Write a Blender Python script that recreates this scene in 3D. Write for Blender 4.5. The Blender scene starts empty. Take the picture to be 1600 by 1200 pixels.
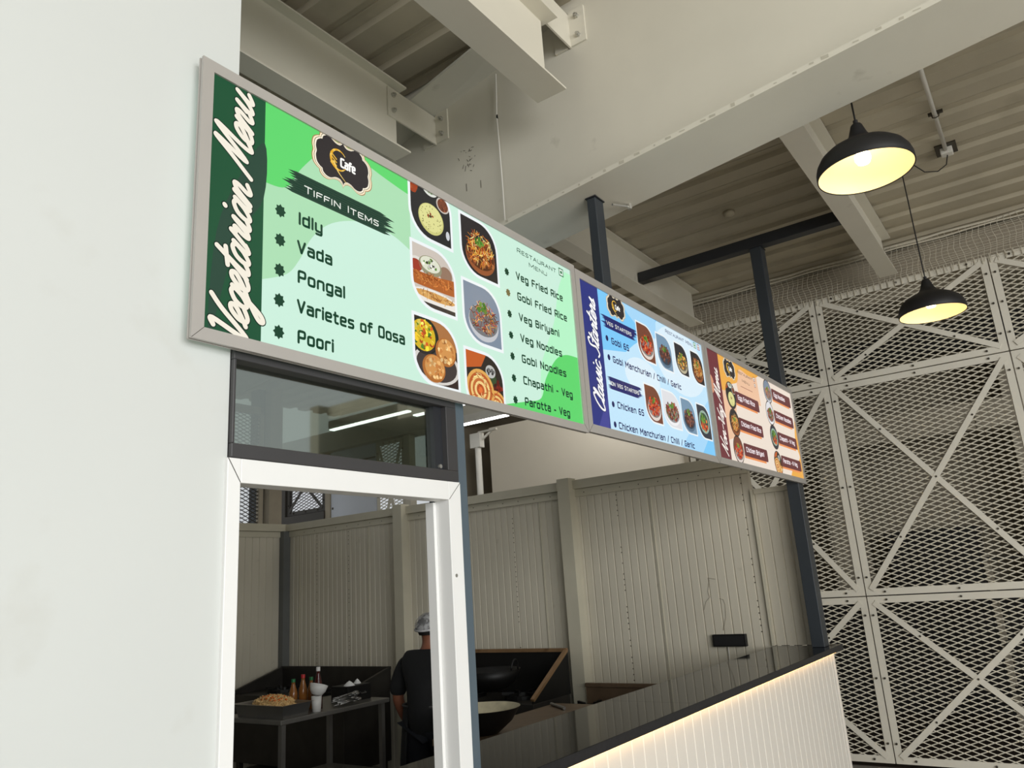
import bpy, bmesh, math, random
from mathutils import Vector, Matrix
C = bpy.context.scene.collection
scn = bpy.context.scene
R = math.radians
rnd = random.Random(7)

# ------------------------------------------------------------------ camera, world, daylight, exposure
CAM = Vector((0, 0, 1.74))
cam = bpy.data.cameras.new('camera'); camo = bpy.data.objects.new('camera', cam); C.objects.link(camo)
cam.sensor_fit = 'HORIZONTAL'; cam.sensor_width = 36.0; cam.lens = 1193.71 / 1600 * 36
cam.clip_start = 0.05; cam.clip_end = 300
rt = Vector((0.5839137, -0.80920167, -0.06509567)); up = Vector((-0.1721636, -0.20179454, 0.96417771)); fw = Vector((0.79335017, 0.55178947, 0.25714567))
camo.matrix_world = Matrix(((rt.x, up.x, -fw.x, CAM.x), (rt.y, up.y, -fw.y, CAM.y), (rt.z, up.z, -fw.z, CAM.z), (0, 0, 0, 1)))
scn.camera = camo
w = bpy.data.worlds.new('world'); scn.world = w; w.use_nodes = True
bg = w.node_tree.nodes['Background']; bg.inputs['Color'].default_value = (0.93, 0.97, 1.0, 1); bg.inputs['Strength'].default_value = 0.62
def area(name, loc, aim, sx, sy, power, col):
    l = bpy.data.lights.new(name, 'AREA'); l.shape = 'RECTANGLE'; l.size = sx; l.size_y = sy; l.energy = power; l.color = col
    o = bpy.data.objects.new(name, l); C.objects.link(o); o.location = loc
    o.rotation_euler = (Vector(aim) - Vector(loc)).to_track_quat('-Z', 'Y').to_euler()
    return o
area('daylight_opening', (-2.2, -7.2, 2.7), (2.2, 1.6, 1.9), 9, 4, 800, (0.985, 0.99, 0.98))
area('panel_fill_light', (6.9, 3.55, 4.25), (7.75, 4.6, 3.1), 0.9, 0.4, 14, (1.0, 0.97, 0.92))  # added fill light that brightens the pale sheet above the kitchen partition
vs = scn.view_settings; vs.view_transform = 'Standard'; vs.look = 'None'; vs.gamma = 1; vs.exposure = 0.0; vs.use_curve_mapping = False
scn.cycles.use_denoising = True
scn.cycles.max_bounces = 8
scn.cycles.sample_clamp_indirect = 6

# ------------------------------------------------------------------ materials
def lin(c): 
    return tuple(((v / 255) / 12.92 if v / 255 <= 0.04045 else ((v / 255 + 0.055) / 1.055) ** 2.4) for v in c[:3])
MATS = {}
def M(name, col, rough=0.5, metal=0.0, var=0.06, scale=6.0, bump=0.0, emit=None, estr=0.0, spec=0.5, stains=None):
    if name in MATS: return MATS[name]
    m = bpy.data.materials.new(name); m.use_nodes = True; MATS[name] = m
    nt = m.node_tree; b = nt.nodes['Principled BSDF']
    c = lin(col)
    b.inputs['Roughness'].default_value = rough; b.inputs['Metallic'].default_value = metal
    b.inputs['Specular IOR Level'].default_value = spec
    tc = nt.nodes.new('ShaderNodeTexCoord'); n = nt.nodes.new('ShaderNodeTexNoise')
    n.inputs['Scale'].default_value = scale; n.inputs['Detail'].default_value = 5
    nt.links.new(tc.outputs['Object'], n.inputs['Vector'])
    rp = nt.nodes.new('ShaderNodeValToRGB')
    rp.color_ramp.elements[0].position = 0.3; rp.color_ramp.elements[1].position = 0.7
    rp.color_ramp.elements[0].color = tuple(max(0, v * (1 - var)) for v in c) + (1,)
    rp.color_ramp.elements[1].color = tuple(min(1, v * (1 + var)) for v in c) + (1,)
    nt.links.new(n.outputs['Fac'], rp.inputs['Fac'])
    out = rp.outputs['Color']
    if stains:
        n2 = nt.nodes.new('ShaderNodeTexNoise'); n2.inputs['Scale'].default_value = stains[0]; n2.inputs['Detail'].default_value = 6
        nt.links.new(tc.outputs['Object'], n2.inputs['Vector'])
        r2 = nt.nodes.new('ShaderNodeValToRGB'); r2.color_ramp.elements[0].position = stains[1]; r2.color_ramp.elements[1].position = stains[1] + 0.12
        r2.color_ramp.elements[0].color = (0, 0, 0, 1); r2.color_ramp.elements[1].color = (stains[2],) * 3 + (1,)
        nt.links.new(n2.outputs['Fac'], r2.inputs['Fac'])
        mx = nt.nodes.new('ShaderNodeMix'); mx.data_type = 'RGBA'
        nt.links.new(r2.outputs['Color'], mx.inputs[0]); nt.links.new(out, mx.inputs[6]); mx.inputs[7].default_value = lin(stains[3]) + (1,)
        out = mx.outputs[2]
    nt.links.new(out, b.inputs['Base Color'])
    if bump:
        bp = nt.nodes.new('ShaderNodeBump'); bp.inputs['Strength'].default_value = bump; bp.inputs['Distance'].default_value = 0.01
        nt.links.new(n.outputs['Fac'], bp.inputs['Height']); nt.links.new(bp.outputs['Normal'], b.inputs['Normal'])
    if emit:
        b.inputs['Emission Color'].default_value = lin(emit) + (1,); b.inputs['Emission Strength'].default_value = estr
    return m
white_wall = M('white_render', (206, 209, 206), 0.7, var=0.012, scale=1.5, stains=(3.3, 0.66, 0.22, (175, 170, 155)))
cream = M('cream_steel_paint', (214, 209, 194), 0.45, var=0.03, scale=2.5, stains=(5, 0.68, 0.4, (140, 132, 115)))
cream2 = M('cream_steel_paint_grey', (205, 202, 190), 0.5, var=0.03, scale=2, stains=(6, 0.7, 0.4, (130, 122, 108)))
deckm = M('galvanised_deck', (176, 167, 146), 0.55, var=0.07, scale=3, stains=(2, 0.6, 0.35, (130, 120, 100)))
panelm = M('cream_sandwich_panel', (206, 199, 181), 0.45, var=0.03, scale=2, stains=(7, 0.68, 0.35, (140, 130, 110)))
railm = M('cream_rail', (196, 190, 170), 0.5, var=0.03)
lslate = M('blue_grey_paint', (84, 97, 106), 0.45, var=0.04)
slate = M('slate_blue_paint', (50, 55, 60), 0.45, var=0.05)
dslate = M('dark_slate_paint', (38, 40, 44), 0.45, var=0.05)
darkfr = M('charcoal_aluminium', (62, 61, 62), 0.4, var=0.04)
alu = M('silver_aluminium', (180, 176, 171), 0.42, 0.25, var=0.02)
wframe = M('white_door_frame', (234, 234, 232), 0.4, var=0.01, stains=(9, 0.72, 0.4, (150, 140, 125)))
ribw = M('white_ribbed_panel', (228, 222, 212), 0.4, var=0.012)
granite = M('black_granite', (15, 15, 17), 0.06, var=0.3, scale=60, spec=0.1)
granite_edge = M('black_granite_edge', (30, 30, 33), 0.45, var=0.3, scale=60)
meshm = M('cream_expanded_steel', (218, 212, 195), 0.5, var=0.04)
meshf = M('cream_mesh_frame', (216, 211, 197), 0.5, var=0.03)
boltm = M('dark_bolt', (74, 69, 60), 0.5, 0.6)
zinc = M('zinc_bolt', (190, 188, 180), 0.35, 0.7)
floorm = M('grey_floor', (196, 191, 182), 0.5, var=0.06, scale=1.2, bump=0.02)
steel = M('stainless_steel', (150, 148, 145), 0.32, 0.85, var=0.06)
dsteel = M('dark_greasy_steel', (66, 63, 59), 0.4, 0.6, var=0.15)
iron = M('black_iron', (22, 21, 20), 0.5, 0.3, var=0.2)
brass = M('grease_brown_steel', (150, 118, 84), 0.45, 0.4, var=0.15, stains=(8, 0.6, 0.6, (90, 65, 45)))
brownt = M('brown_steel_top', (112, 92, 72), 0.45, 0.2, var=0.15)
lampb = M('matte_black_lamp', (22, 21, 22), 0.55, var=0.05)
lampi = M('cream_lamp_inside', (248, 238, 206), 0.5, var=0.01)
cordm = M('black_cable', (18, 17, 17), 0.6)
bulbm = M('warm_bulb', (255, 230, 180), 0.4, emit=(255, 224, 165), estr=26)
tubem = M('led_tube', (250, 250, 250), 0.4, emit=(250, 252, 255), estr=7)
warmled = M('warm_led_strip', (255, 230, 190), 0.4, emit=(255, 205, 130), estr=8)
skin = M('brown_skin', (132, 82, 60), 0.55, var=0.06, scale=14)
blackc = M('black_cotton', (13, 13, 14), 0.9, var=0.15, scale=30)
navyc = M('navy_trousers', (15, 16, 24), 0.9, var=0.15, scale=30)
hairm = M('black_hair', (24, 21, 19), 0.7, var=0.3, scale=60)
netm = M('white_hairnet', (176, 174, 174), 0.8, var=0.35, scale=38)
farwall = M('far_wall', (150, 140, 122), 0.8, var=0.08, scale=1.2)
fardark = M('far_dark_units', (30, 27, 25), 0.7, var=0.2)
farcol = M('far_column', (168, 158, 140), 0.7, var=0.06)
sooty = M('sooty_steel', (54, 51, 47), 0.45, 0.4, var=0.2)
plainp = M('plain_pale_sheet', (232, 224, 208), 0.5, var=0.01)
boardm = M('white_board', (206, 212, 222), 0.5, var=0.02)
nylon = M('pale_nylon_net', (205, 198, 180), 0.7)
pipew = M('white_plastic', (214, 211, 202), 0.5, var=0.03)
def glass_mat():
    m = bpy.data.materials.new('grey_glass'); m.use_nodes = True; nt = m.node_tree
    for n in list(nt.nodes):
        if n.type != 'OUTPUT_MATERIAL': nt.nodes.remove(n)
    out = [n for n in nt.nodes if n.type == 'OUTPUT_MATERIAL'][0]
    t = nt.nodes.new('ShaderNodeBsdfTransparent'); t.inputs['Color'].default_value = (0.55, 0.60, 0.55, 1)
    g = nt.nodes.new('ShaderNodeBsdfGlossy'); g.inputs['Roughness'].default_value = 0.03; g.inputs['Color'].default_value = (0.85, 0.9, 0.85, 1)
    mx = nt.nodes.new('ShaderNodeMixShader'); mx.inputs[0].default_value = 0.30
    nt.links.new(t.outputs[0], mx.inputs[1]); nt.links.new(g.outputs[0], mx.inputs[2]); nt.links.new(mx.outputs[0], out.inputs[0])
    return m
glass = glass_mat()
def print_mat(name, strength):
    # backlit print: colour comes from the artwork's own colour attribute
    m = bpy.data.materials.new(name); m.use_nodes = True; nt = m.node_tree; b = nt.nodes['Principled BSDF']
    a = nt.nodes.new('ShaderNodeAttribute'); a.attribute_name = 'ink'
    mul = nt.nodes.new('ShaderNodeMix'); mul.data_type = 'RGBA'; mul.inputs[0].default_value = 0.9; mul.inputs[7].default_value = (0, 0, 0, 1)
    nt.links.new(a.outputs['Color'], mul.inputs[6]); nt.links.new(mul.outputs[2], b.inputs['Base Color'])
    nt.links.new(a.outputs['Color'], b.inputs['Emission Color']); b.inputs['Emission Strength'].default_value = strength
    b.inputs['Roughness'].default_value = 0.25; b.inputs['Specular IOR Level'].default_value = 0.25
    return m
ink = print_mat('backlit_print', 0.9)

# ------------------------------------------------------------------ object helpers
def tag(o, label=None, cat=None, group=None, kind=None):
    if label: o['label'] = label
    if cat: o['category'] = cat
    if group: o['group'] = group
    if kind: o['kind'] = kind
    return o
def thing(name, label, cat, loc=(0, 0, 0), group=None, kind=None):
    o = bpy.data.objects.new(name, None); C.objects.link(o); o.location = loc; o.empty_display_size = 0.05
    return tag(o, label, cat, group, kind)
def wloc(o):
    v = Vector(o.location)
    while o.parent: o = o.parent; v += Vector(o.location)
    return v
class MB:
    def __init__(s): s.v = []; s.f = []; s.c = []
    def add(s, vs, fs):
        n = len(s.v); s.v += [tuple(v) for v in vs]; s.f += [tuple(i + n for i in f) for f in fs]; return s
    def hexa(s, p):   # 8 points: bottom 4 then top 4
        return s.add(p, [(3, 2, 1, 0), (4, 5, 6, 7), (0, 1, 5, 4), (1, 2, 6, 5), (2, 3, 7, 6), (3, 0, 4, 7)])
    def box(s, x0, x1, y0, y1, z0, z1):
        return s.hexa([(x0, y0, z0), (x1, y0, z0), (x1, y1, z0), (x0, y1, z0), (x0, y0, z1), (x1, y0, z1), (x1, y1, z1), (x0, y1, z1)])
    def bar(s, p, q, w, h, upv=(0, 0, 1)):
        p = Vector(p); q = Vector(q); d = (q - p).normalized(); u = Vector(upv)
        if abs(d.dot(u)) > 0.99: u = Vector((1, 0, 0))
        a = d.cross(u).normalized() * w / 2; b = a.cross(d).normalized() * h / 2
        return s.hexa([p - a - b, p + a - b, q + a - b, q - a - b, p - a + b, p + a + b, q + a + b, q - a + b])
    def tube(s, pts, r, n=8, caps=True):
        pts = [Vector(p) for p in pts]; base = len(s.v); k = len(pts)
        rr = r if isinstance(r, (list, tuple)) else [r] * k
        prev = None
        for i, p in enumerate(pts):
            d = (pts[min(i + 1, k - 1)] - pts[max(i - 1, 0)]).normalized()
            if prev is None:
                u = Vector((0, 0, 1)) if abs(d.z) < 0.9 else Vector((1, 0, 0))
                a = d.cross(u).normalized()
            else:
                a = (prev - d * prev.dot(d)).normalized()
            prev = a; b = d.cross(a)
            for j in range(n):
                t = 2 * math.pi * j / n; s.v.append(tuple(p + (a * math.cos(t) + b * math.sin(t)) * rr[i]))
        for i in range(k - 1):
            for j in range(n):
                s.f.append((base + i * n + j, base + i * n + (j + 1) % n, base + (i + 1) * n + (j + 1) % n, base + (i + 1) * n + j))
        if caps:
            s.f.append(tuple(base + j for j in reversed(range(n)))); s.f.append(tuple(base + (k - 1) * n + j for j in range(n)))
        return s
    def lathe(s, prof, c=(0, 0, 0), n=40, ax=None):
        base = len(s.v); c = Vector(c)
        for (r, z) in prof:
            for j in range(n):
                t = 2 * math.pi * j / n; p = Vector((r * math.cos(t), r * math.sin(t), z))
                if ax: p = ax @ p
                s.v.append(tuple(c + p))
        for i in range(len(prof) - 1):
            for j in range(n):
                s.f.append((base + i * n + j, base + i * n + (j + 1) % n, base + (i + 1) * n + (j + 1) % n, base + (i + 1) * n + j))
        return s
    def disc(s, c, r, n=8, nrm='x-'):
        c = Vector(c); pts = []
        for j in range(n):
            t = 2 * math.pi * j / n; a, b = r * math.cos(t), r * math.sin(t)
            pts.append(c + (Vector((0, a, b)) if nrm[0] == 'x' else Vector((a, 0, b)) if nrm[0] == 'y' else Vector((a, b, 0))))
        return s.add(pts, [tuple(range(n))])
    def ell(s, c, rx, ry, rz, n=14, m=9, rot=None):
        base = len(s.v); c = Vector(c)
        for i in range(m + 1):
            ph = math.pi * i / m
            for j in range(n):
                t = 2 * math.pi * j / n; p = Vector((rx * math.sin(ph) * math.cos(t), ry * math.sin(ph) * math.sin(t), rz * math.cos(ph)))
                if rot: p = rot @ p
                s.v.append(tuple(c + p))
        for i in range(m):
            for j in range(n):
                s.f.append((base + i * n + j, base + (i + 1) * n + j, base + (i + 1) * n + (j + 1) % n, base + i * n + (j + 1) % n))
        return s
    def poly(s, pts, col):
        n = len(s.v); s.v += [tuple(p) for p in pts]; s.f.append(tuple(range(n, n + len(pts)))); s.c.append(col); return s
    def build(s, name, mat, parent=None, smooth=False, bevel=0.0, label=None, kind=None):
        me = bpy.data.meshes.new(name)
        off = wloc(parent) if parent is not None else Vector((0, 0, 0))
        if parent is None and s.v:
            xs = [v[0] for v in s.v]; ys = [v[1] for v in s.v]; zs = [v[2] for v in s.v]
            off = Vector(((min(xs) + max(xs)) / 2, (min(ys) + max(ys)) / 2, min(zs)))
        me.from_pydata([tuple(Vector(v) - off) for v in s.v], [], s.f)
        if s.c:
            at = me.color_attributes.new('ink', 'FLOAT_COLOR', 'CORNER')
            for p, col in zip(me.polygons, s.c):
                cc = lin(col) + (1,)
                for li in p.loop_indices: at.data[li].color = cc
        else:
            bm = bmesh.new(); bm.from_mesh(me); bmesh.ops.recalc_face_normals(bm, faces=bm.faces); bm.to_mesh(me); bm.free()
        me.materials.append(mat); me.update()
        if smooth:
            for p in me.polygons: p.use_smooth = True
        o = bpy.data.objects.new(name, me); C.objects.link(o)
        if parent is not None: o.parent = parent
        else: o.location = off
        if bevel:
            b = o.modifiers.new('bevel', 'BEVEL'); b.width = bevel; b.segments = 2; b.limit_method = 'ANGLE'
        if label: o['label'] = label
        if kind: o['kind'] = kind
        return o
def struct(name, mb, mat, parent=None, **k):
    o = mb.build(name, mat, parent, **k)
    if parent is None: o['kind'] = 'structure'
    return o
def copy_tree(o, parent=None):
    c = o.copy(); C.objects.link(c); c.parent = parent
    for ch in list(o.children): copy_tree(ch, c)
    return c

# ------------------------------------------------------------------ the setting
struct('floor', MB().box(-30, 40, -40, 40, -0.2, 0), floorm)
struct('floor_bounce_damper', MB().box(-3.2, 6.29, 1.94, 7.93, 0.0, 0.004), M('dark_bounce_damper', (84, 78, 72), .45))  # dark layer added over the floor to cut light bounced onto the beams
def ribbed(axis, fixed, a0, a1, z0, z1, pitch, depth, thick, side, groove=0.006):
    """vertical-ribbed sheet: runs along axis ('x' or 'y') at the fixed plane; side = -1 faces the low side"""
    prof = []; a = a0
    while a < a1 - 1e-6:
        e = min(a + pitch, a1)
        prof += [(a, 0), (max(a, e - groove * 1.6), 0), (max(a, e - groove * 1.1), depth), (max(a, e - groove * 0.5), depth)]
        a = e
    prof.append((a1, 0))
    mb = MB(); n = len(prof)
    def P(t, d, z): 
        return (t, fixed - side * d, z) if axis == 'x' else (fixed - side * d, t, z)
    vs = [P(t, d, z0) for t, d in prof] + [P(t, d, z1) for t, d in prof] + [P(a0, thick, z0), P(a1, thick, z0), P(a0, thick, z1), P(a1, thick, z1)]
    fs = [(i, i + 1, n + i + 1, n + i) for i in range(n - 1)]
    b = 2 * n
    fs += [(b, b + 1, b + 3, b + 2), (0, n, b + 2, b), (n - 1, b + 1, b + 3, 2 * n - 1)]
    fs += [tuple(range(n - 1, -1, -1)) + (b, b + 1), tuple(range(n, 2 * n)) + (b + 3, b + 2)]
    return mb.add(vs, fs)
# white pier at the left of the door
struct('wall_left', MB().box(-3.2, 1.118, 1.648, 1.93, 0, 5.3), white_wall)
struct('wall_sky_block', MB().box(-3.4, -3.2, 1.648, 9.5, 0, 5.1), white_wall)  # unseen wall, added to keep sky light off the kitchen side
# kitchen back wall and side wall of sandwich panels
wb = struct('wall_back', ribbed('x', 7.98, -1.5, 6.27, 0, 2.6, 0.1, 0.008, 0.05, -1, 0.009), panelm)
MB().box(-1.5, 6.27, 7.93, 8.03, 2.602, 2.69).build('top_rail', railm, wb)
MB().box(-1.5, 6.2, 7.965, 7.979, 2.53, 2.6).build('edge_trim', railm, wb)
MB().box(6.19, 6.289, 7.9, 7.978, 0, 2.601).build('corner_post', M('grey_corner_post', (104, 106, 104), .5), wb)
wr = struct('wall_right', ribbed('y', 6.29, 2.06, 7.98, 0, 2.6, 0.078, 0.008, 0.05, -1, 0.009), panelm)
MB().box(6.24, 6.35, 2.06, 8.02, 2.602, 2.685).build('top_rail', railm, wr)
MB().box(6.272, 6.289, 2.06, 7.9, 2.53, 2.6).build('edge_trim', railm, wr)
for yc in (3.79, 5.95):
    MB().box(6.17, 6.30, yc - 0.065, yc + 0.065, 0, 2.705).build('panel_column', railm, wr)
rv = MB()
for y0 in (7.4, 6.85, 5.62, 4.48, 3.3, 2.13):
    for k in range(36):
        if rnd.random() < 0.75: rv.box(6.2865, 6.2895, y0 - 0.004, y0 + 0.004, 0.85 + k * 0.047, 0.858 + k * 0.047)
for k in range(30): rv.box(6.268, 6.2715, 2.1 + k * 0.19, 2.108 + k * 0.19, 2.56, 2.568)
rv.build('screw_rows', boltm, wr, kind='stuff')
sm = MB()
for y0 in (7.713, 6.523, 4.149, 2.96):
    sm.box(6.282, 6.2895, y0 - 0.006, y0 + 0.006, 0.7, 2.53)
sm.build('panel_joint', railm, wr)
ck = MB()
for path in ([(2.46, 1.699), (2.52, 1.713), (2.512, 1.692), (2.536, 1.60), (2.525, 1.558), (2.563, 1.524), (2.589, 1.459)], [(2.444, 1.544), (2.412, 1.533), (2.402, 1.492), (2.411, 1.392), (2.446, 1.293)]):
    ck.tube([(6.288, a, b) for a, b in path], .0022, 5)
ck.build('paint_cracks', M('crack_grey', (150, 142, 126), .8), wr)
wn = struct('wall_front', ribbed('y', 6.288, 1.72, 2.04, 1.172, 2.37, 0.08, 0.008, 0.05, -1, 0.009), panelm)
MB().box(6.262, 6.287, 2.038, 2.058, 1.172, 2.39).build('edge_trim', railm, wn)
MB().box(6.268, 6.287, 1.72, 2.03, 2.35, 2.39).build('top_trim', railm, wn)
# ceiling deck (trapezoidal sheets, ribs run along y)
def deck(x0, x1, y0, y1, z, pitch=0.3):
    prof = []; x = x0
    while x < x1:
        prof += [(x, 0), (x + 0.50 * pitch, 0), (x + 0.535 * pitch, 0.036), (x + 0.70 * pitch, 0.036), (x + 0.712 * pitch, 0.028), (x + 0.75 * pitch, 0.028), (x + 0.762 * pitch, 0.036), (x + 0.965 * pitch, 0.036)]
        x += pitch
    n = len(prof); mb = MB()
    mb.add([(x, y0, z + d) for x, d in prof] + [(x, y1, z + d) for x, d in prof], [(i, i + 1, n + i + 1, n + i) for i in range(n - 1)])
    zt = z + 0.16
    return mb.box(x0, prof[-1][0], y0, y1, zt - 0.05, zt)
cl = struct('ceiling', deck(3.49, 8.3, -4.2, 9.5, 4.672), deckm)
deck(-3.4, 3.25, -4.2, 9.5, 4.93, 0.32).build('deck_left', deckm, cl)

# door frame (white) and transom window
d1 = thing('door_1', None, None, (1.56, 1.64, 0), kind='structure')
fr = MB()
fr.box(1.112, 1.150, 1.636, 1.72, 0, 2.095); fr.box(1.944, 2.006, 1.636, 1.70, 0, 2.095); fr.box(1.150, 1.944, 1.636, 1.70, 2.034, 2.095)
fr.build('door_frame', wframe, d1, bevel=0.002)
MB().box(1.930, 1.9435, 1.694, 1.728, 0, 2.03).build('door_stop', wframe, d1)
ln = MB()
ln.bar((1.113, 1.6352, 2.094), (1.149, 1.6352, 2.035), 0.0015, 0.001, (0, 1, 0)); ln.bar((2.005, 1.6352, 2.094), (1.945, 1.6352, 2.035), 0.0012, 0.001, (0, 1, 0))
ln.build('mitre_joint', boltm, d1)
MB().tube([(1.965, 1.635, 1.79), (1.965, 1.64, 1.79)], 0.006, 12).build('screw_cap', zinc, d1)
w1 = thing('window_1', None, None, (1.56, 1.64, 2.1), kind='structure')
wf = MB()
wf.box(1.120, 1.998, 1.634, 1.70, 2.0965, 2.132); wf.box(1.120, 1.998, 1.634, 1.70, 2.350, 2.40); wf.box(1.945, 1.998, 1.634, 1.70, 2.132, 2.350); wf.box(1.120, 1.128, 1.634, 1.70, 2.132, 2.350)
wf.build('window_frame', darkfr, w1, bevel=0.002)
MB().box(1.905, 1.9448, 1.655, 1.695, 2.1325, 2.3495).build('inner_stile', dslate, w1)
MB().tube([(1.925, 1.648, 2.145), (1.925, 1.656, 2.145)], 0.007, 10).build('glass_clip', zinc, w1)
MB().box(1.128, 1.905, 1.672, 1.676, 2.132, 2.35).build('glass_pane', glass, w1)

# ------------------------------------------------------------------ posts and steel
def post(label, x0, x1, y0, y1, z0, z1, mat=None):
    t = thing('steel_post', label, 'post', ((x0 + x1) / 2, (y0 + y1) / 2, z0))
    MB().box(x0, x1, y0, y1, z0, z1 - 0.006).build('tube', mat or slate, t, bevel=0.004)
    MB().box(x0 - 0.006, x1 + 0.006, y0 - 0.006, y1 + 0.006, z1 - 0.006, z1).build('cap_plate', dslate, t)
    return t
post('slate blue steel post beside the white door frame', 1.962, 2.056, 1.645, 1.74, 0, 3.05, lslate)
post('short slate steel post rising behind the menu boards to the big girder', 3.222, 3.310, 1.64, 1.69, 2.42, 3.672)
post('tall dark slate steel post at the far end of the counter', 6.112, 6.235, 1.622, 1.715, 1.1705, 4.382)
tb = thing('steel_tube', 'dark slate horizontal steel tube crossing above the far counter post', 'beam', (6.165, 1.8, 4.383))
MB().box(6.115, 6.21, 0.90, 2.755, 4.3835, 4.478).build('tube', dslate, tb, bevel=0.004)

def girder_z(y): return 3.822 - 0.089 * y
g = thing('roof_girder', 'huge cream steel girder running across the hall above the menu boards', 'beam', (3.27, 1.0, 3.7))
Y0, Y1 = -4.2, 8.5
def gx(y): return 0.02 * y
def strip(x0, x1, za, zb, y0=Y0, y1=Y1):
    mb = MB()
    p = []
    for z in (za, zb):
        p += [(x0 + gx(y0), y0, z(y0)), (x1 + gx(y0), y0, z(y0)), (x1 + gx(y1), y1, z(y1)), (x0 + gx(y1), y1, z(y1))]
    return mb.hexa(p)
strip(3.06, 3.46, girder_z, lambda y: girder_z(y) + 0.026).build('bottom_flange', cream, g)
strip(3.262, 3.278, lambda y: girder_z(y) + 0.026, lambda y: 5.06).build('web_plate', cream, g)
tf = MB()
tf.hexa([(3.08, 3.3, 4.57), (3.46, 3.3, 4.57), (3.46, 1.75, 4.87), (3.08, 1.75, 4.915), (3.08, 3.3, 4.59), (3.46, 3.3, 4.59), (3.46, 1.75, 4.89), (3.08, 1.75, 4.93)])
tf.build('top_flange', cream2, g)
wd = MB()
for k in range(60):
    y = -1.5 + k * 0.085 + rnd.uniform(0, .05)
    wd.box(3.0590 + gx(y), 3.0605 + gx(y), y, y + rnd.uniform(0.006, 0.03), girder_z(y) + rnd.uniform(0.004, 0.012), girder_z(y) + rnd.uniform(0.014, 0.022))
wd.build('chipped_edge', M('chip_grey', (182, 176, 160), .8), g, kind='stuff')

sf = MB(); rs = random.Random(11)
for (yy, zz, n_) in ((2.53, 4.33, 9), (2.47, 4.26, 8), (2.50, 4.22, 5)):
    for k in range(n_):
        a, b = yy + rs.gauss(0, .025), zz + rs.gauss(0, .03); sf.bar((3.2605 + gx(a), a, b), (3.2605 + gx(a), a + rs.gauss(0, .012), b + rs.gauss(0, .018)), .0025, .001, (1, 0, 0))
for (a, b) in ((2.43, 4.08), (2.54, 4.10)): sf.bar((3.2605 + gx(a), a, b - .025), (3.2605 + gx(a), a, b + .025), .004, .001, (1, 0, 0))
sf.build('scuff_marks', M('scuff_grey', (96, 88, 78), .8), g, kind='stuff')
def bolt(x, y, z, ax, t, r=0.015):
    d = {'x': Vector((1, 0, 0)), 'y': Vector((0, 1, 0))}[ax]
    p = Vector((x, y, z))
    m = MB().tube([p - d * 0.014, p + d * 0.002], r, 6); m.tube([p - d * 0.026, p - d * 0.013], r * 0.55, 8)
    return m.build('bolt', zinc, t)
def ibeam(label, x0, x1, yw, z0, depth, width, mat, clip=None, clipz=None):
    t = thing('roof_beam', label, 'beam', ((x0 + x1) / 2, yw, z0))
    h = width / 2; z1 = z0 + depth
    MB().box(x0, x1, yw - h, yw + h, z0, z0 + 0.011).build('bottom_flange', mat, t)
    MB().box(x0, x1 - 0.02, yw - h, yw + h, z1 - 0.011, z1).build('top_flange', mat, t)
    MB().box(x0, x1 - 0.055, yw - 0.005, yw + 0.005, z0 + 0.011, z1 - 0.011).build('web_plate', mat, t)
    if clip:
        xc, yc = clip; za, zb = clipz
        c = MB().box(x1 - 0.13, xc - 0.002, yw - 0.016, yw - 0.0055, za, zb); c.box(xc - 0.013, xc - 0.002, yw - 0.115, yw - 0.016, za + 0.005, zb + 0.02)
        c.build('clip_angle', mat, t)
        c2 = MB().box(xc - 0.013, xc - 0.002, yw + 0.006, yw + 0.09, za + 0.005, zb).build('clip_angle', mat, t)
        for zz in (za + 0.045, zb - 0.045):
            bolt(x1 - 0.09, yw - 0.016, zz, 'y', t); bolt(xc - 0.014, yw - 0.07, zz + 0.01, 'x', t)
    return t
gxw = lambda y: 3.262 + gx(y)
ibeam('cream steel beam over the green menu board ending short of the big girder', -3.2, 3.01, 2.775, 4.265, 0.44, 0.13, cream, (gxw(2.77), 0), (4.485, 4.68))
ibeam('pale steel beam at the top of the view bolted to the big girder', -3.2, 3.045, 1.74, 4.215, 0.44, 0.18, cream, (gxw(1.74), 0), (4.655, 4.87))
ibeam('cream steel beam behind the big girder, above the blue menu board', 3.36, 7.5, 2.77, 4.305, 0.36, 0.155, cream)
ibeam('cream steel beam behind the big girder, nearest the pendant lamps', 3.36, 7.5, 0.88, 4.305, 0.36, 0.155, cream)
eb = thing('edge_beam', 'plain cream beam behind the bird net above the mesh panels', 'beam', (7.95, 0, 4.25))
MB().box(7.9, 7.99, -4.2, 3.15, 4.2, 4.665).build('beam_web', farcol, eb)

# ------------------------------------------------------------------ expanded metal panels
XM = 7.68
def mesh_sheet(y0, y1, z0, z1, x, pw=0.118, ph=0.0455):
    mb = MB()
    nz = int(math.ceil((z1 - z0) / ph)); 
    def seg(a, b):
        d = (b - a).normalized(); n = Vector((-1, 0, 0.55)).normalized(); s_ = d.cross(n).normalized() * 0.0031; n = n * 0.005
        base = len(mb.v)
        for p in (a, b):
            for k in (s_ + n, s_ - n, -s_ - n, -s_ + n): mb.v.append(tuple(p + k))
        for j in range(4): mb.f.append((base + j, base + (j + 1) % 4, base + 4 + (j + 1) % 4, base + 4 + j))
    for i in range(nz + 1):
        zb = z0 + i * ph
        for sgn in (1, -1):
            y = y0
            k = 0
            while y < y1 - 1e-6:
                ya, yb = y, min(y + pw / 2, y1)
                za = zb + (0 if k % 2 == 0 else sgn * ph / 2); zc = zb + (sgn * ph / 2 if k % 2 == 0 else 0)
                if yb - ya < pw / 2 - 1e-6: zc = za + (zc - za) * (yb - ya) / (pw / 2)
                if min(za, zc) >= z0 - 1e-6 and max(za, zc) <= z1 + 1e-6:
                    seg(Vector((x, ya, za)), Vector((x, yb, zc)))
                y += pw / 2; k += 1
    return mb
BOLT = None
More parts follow.
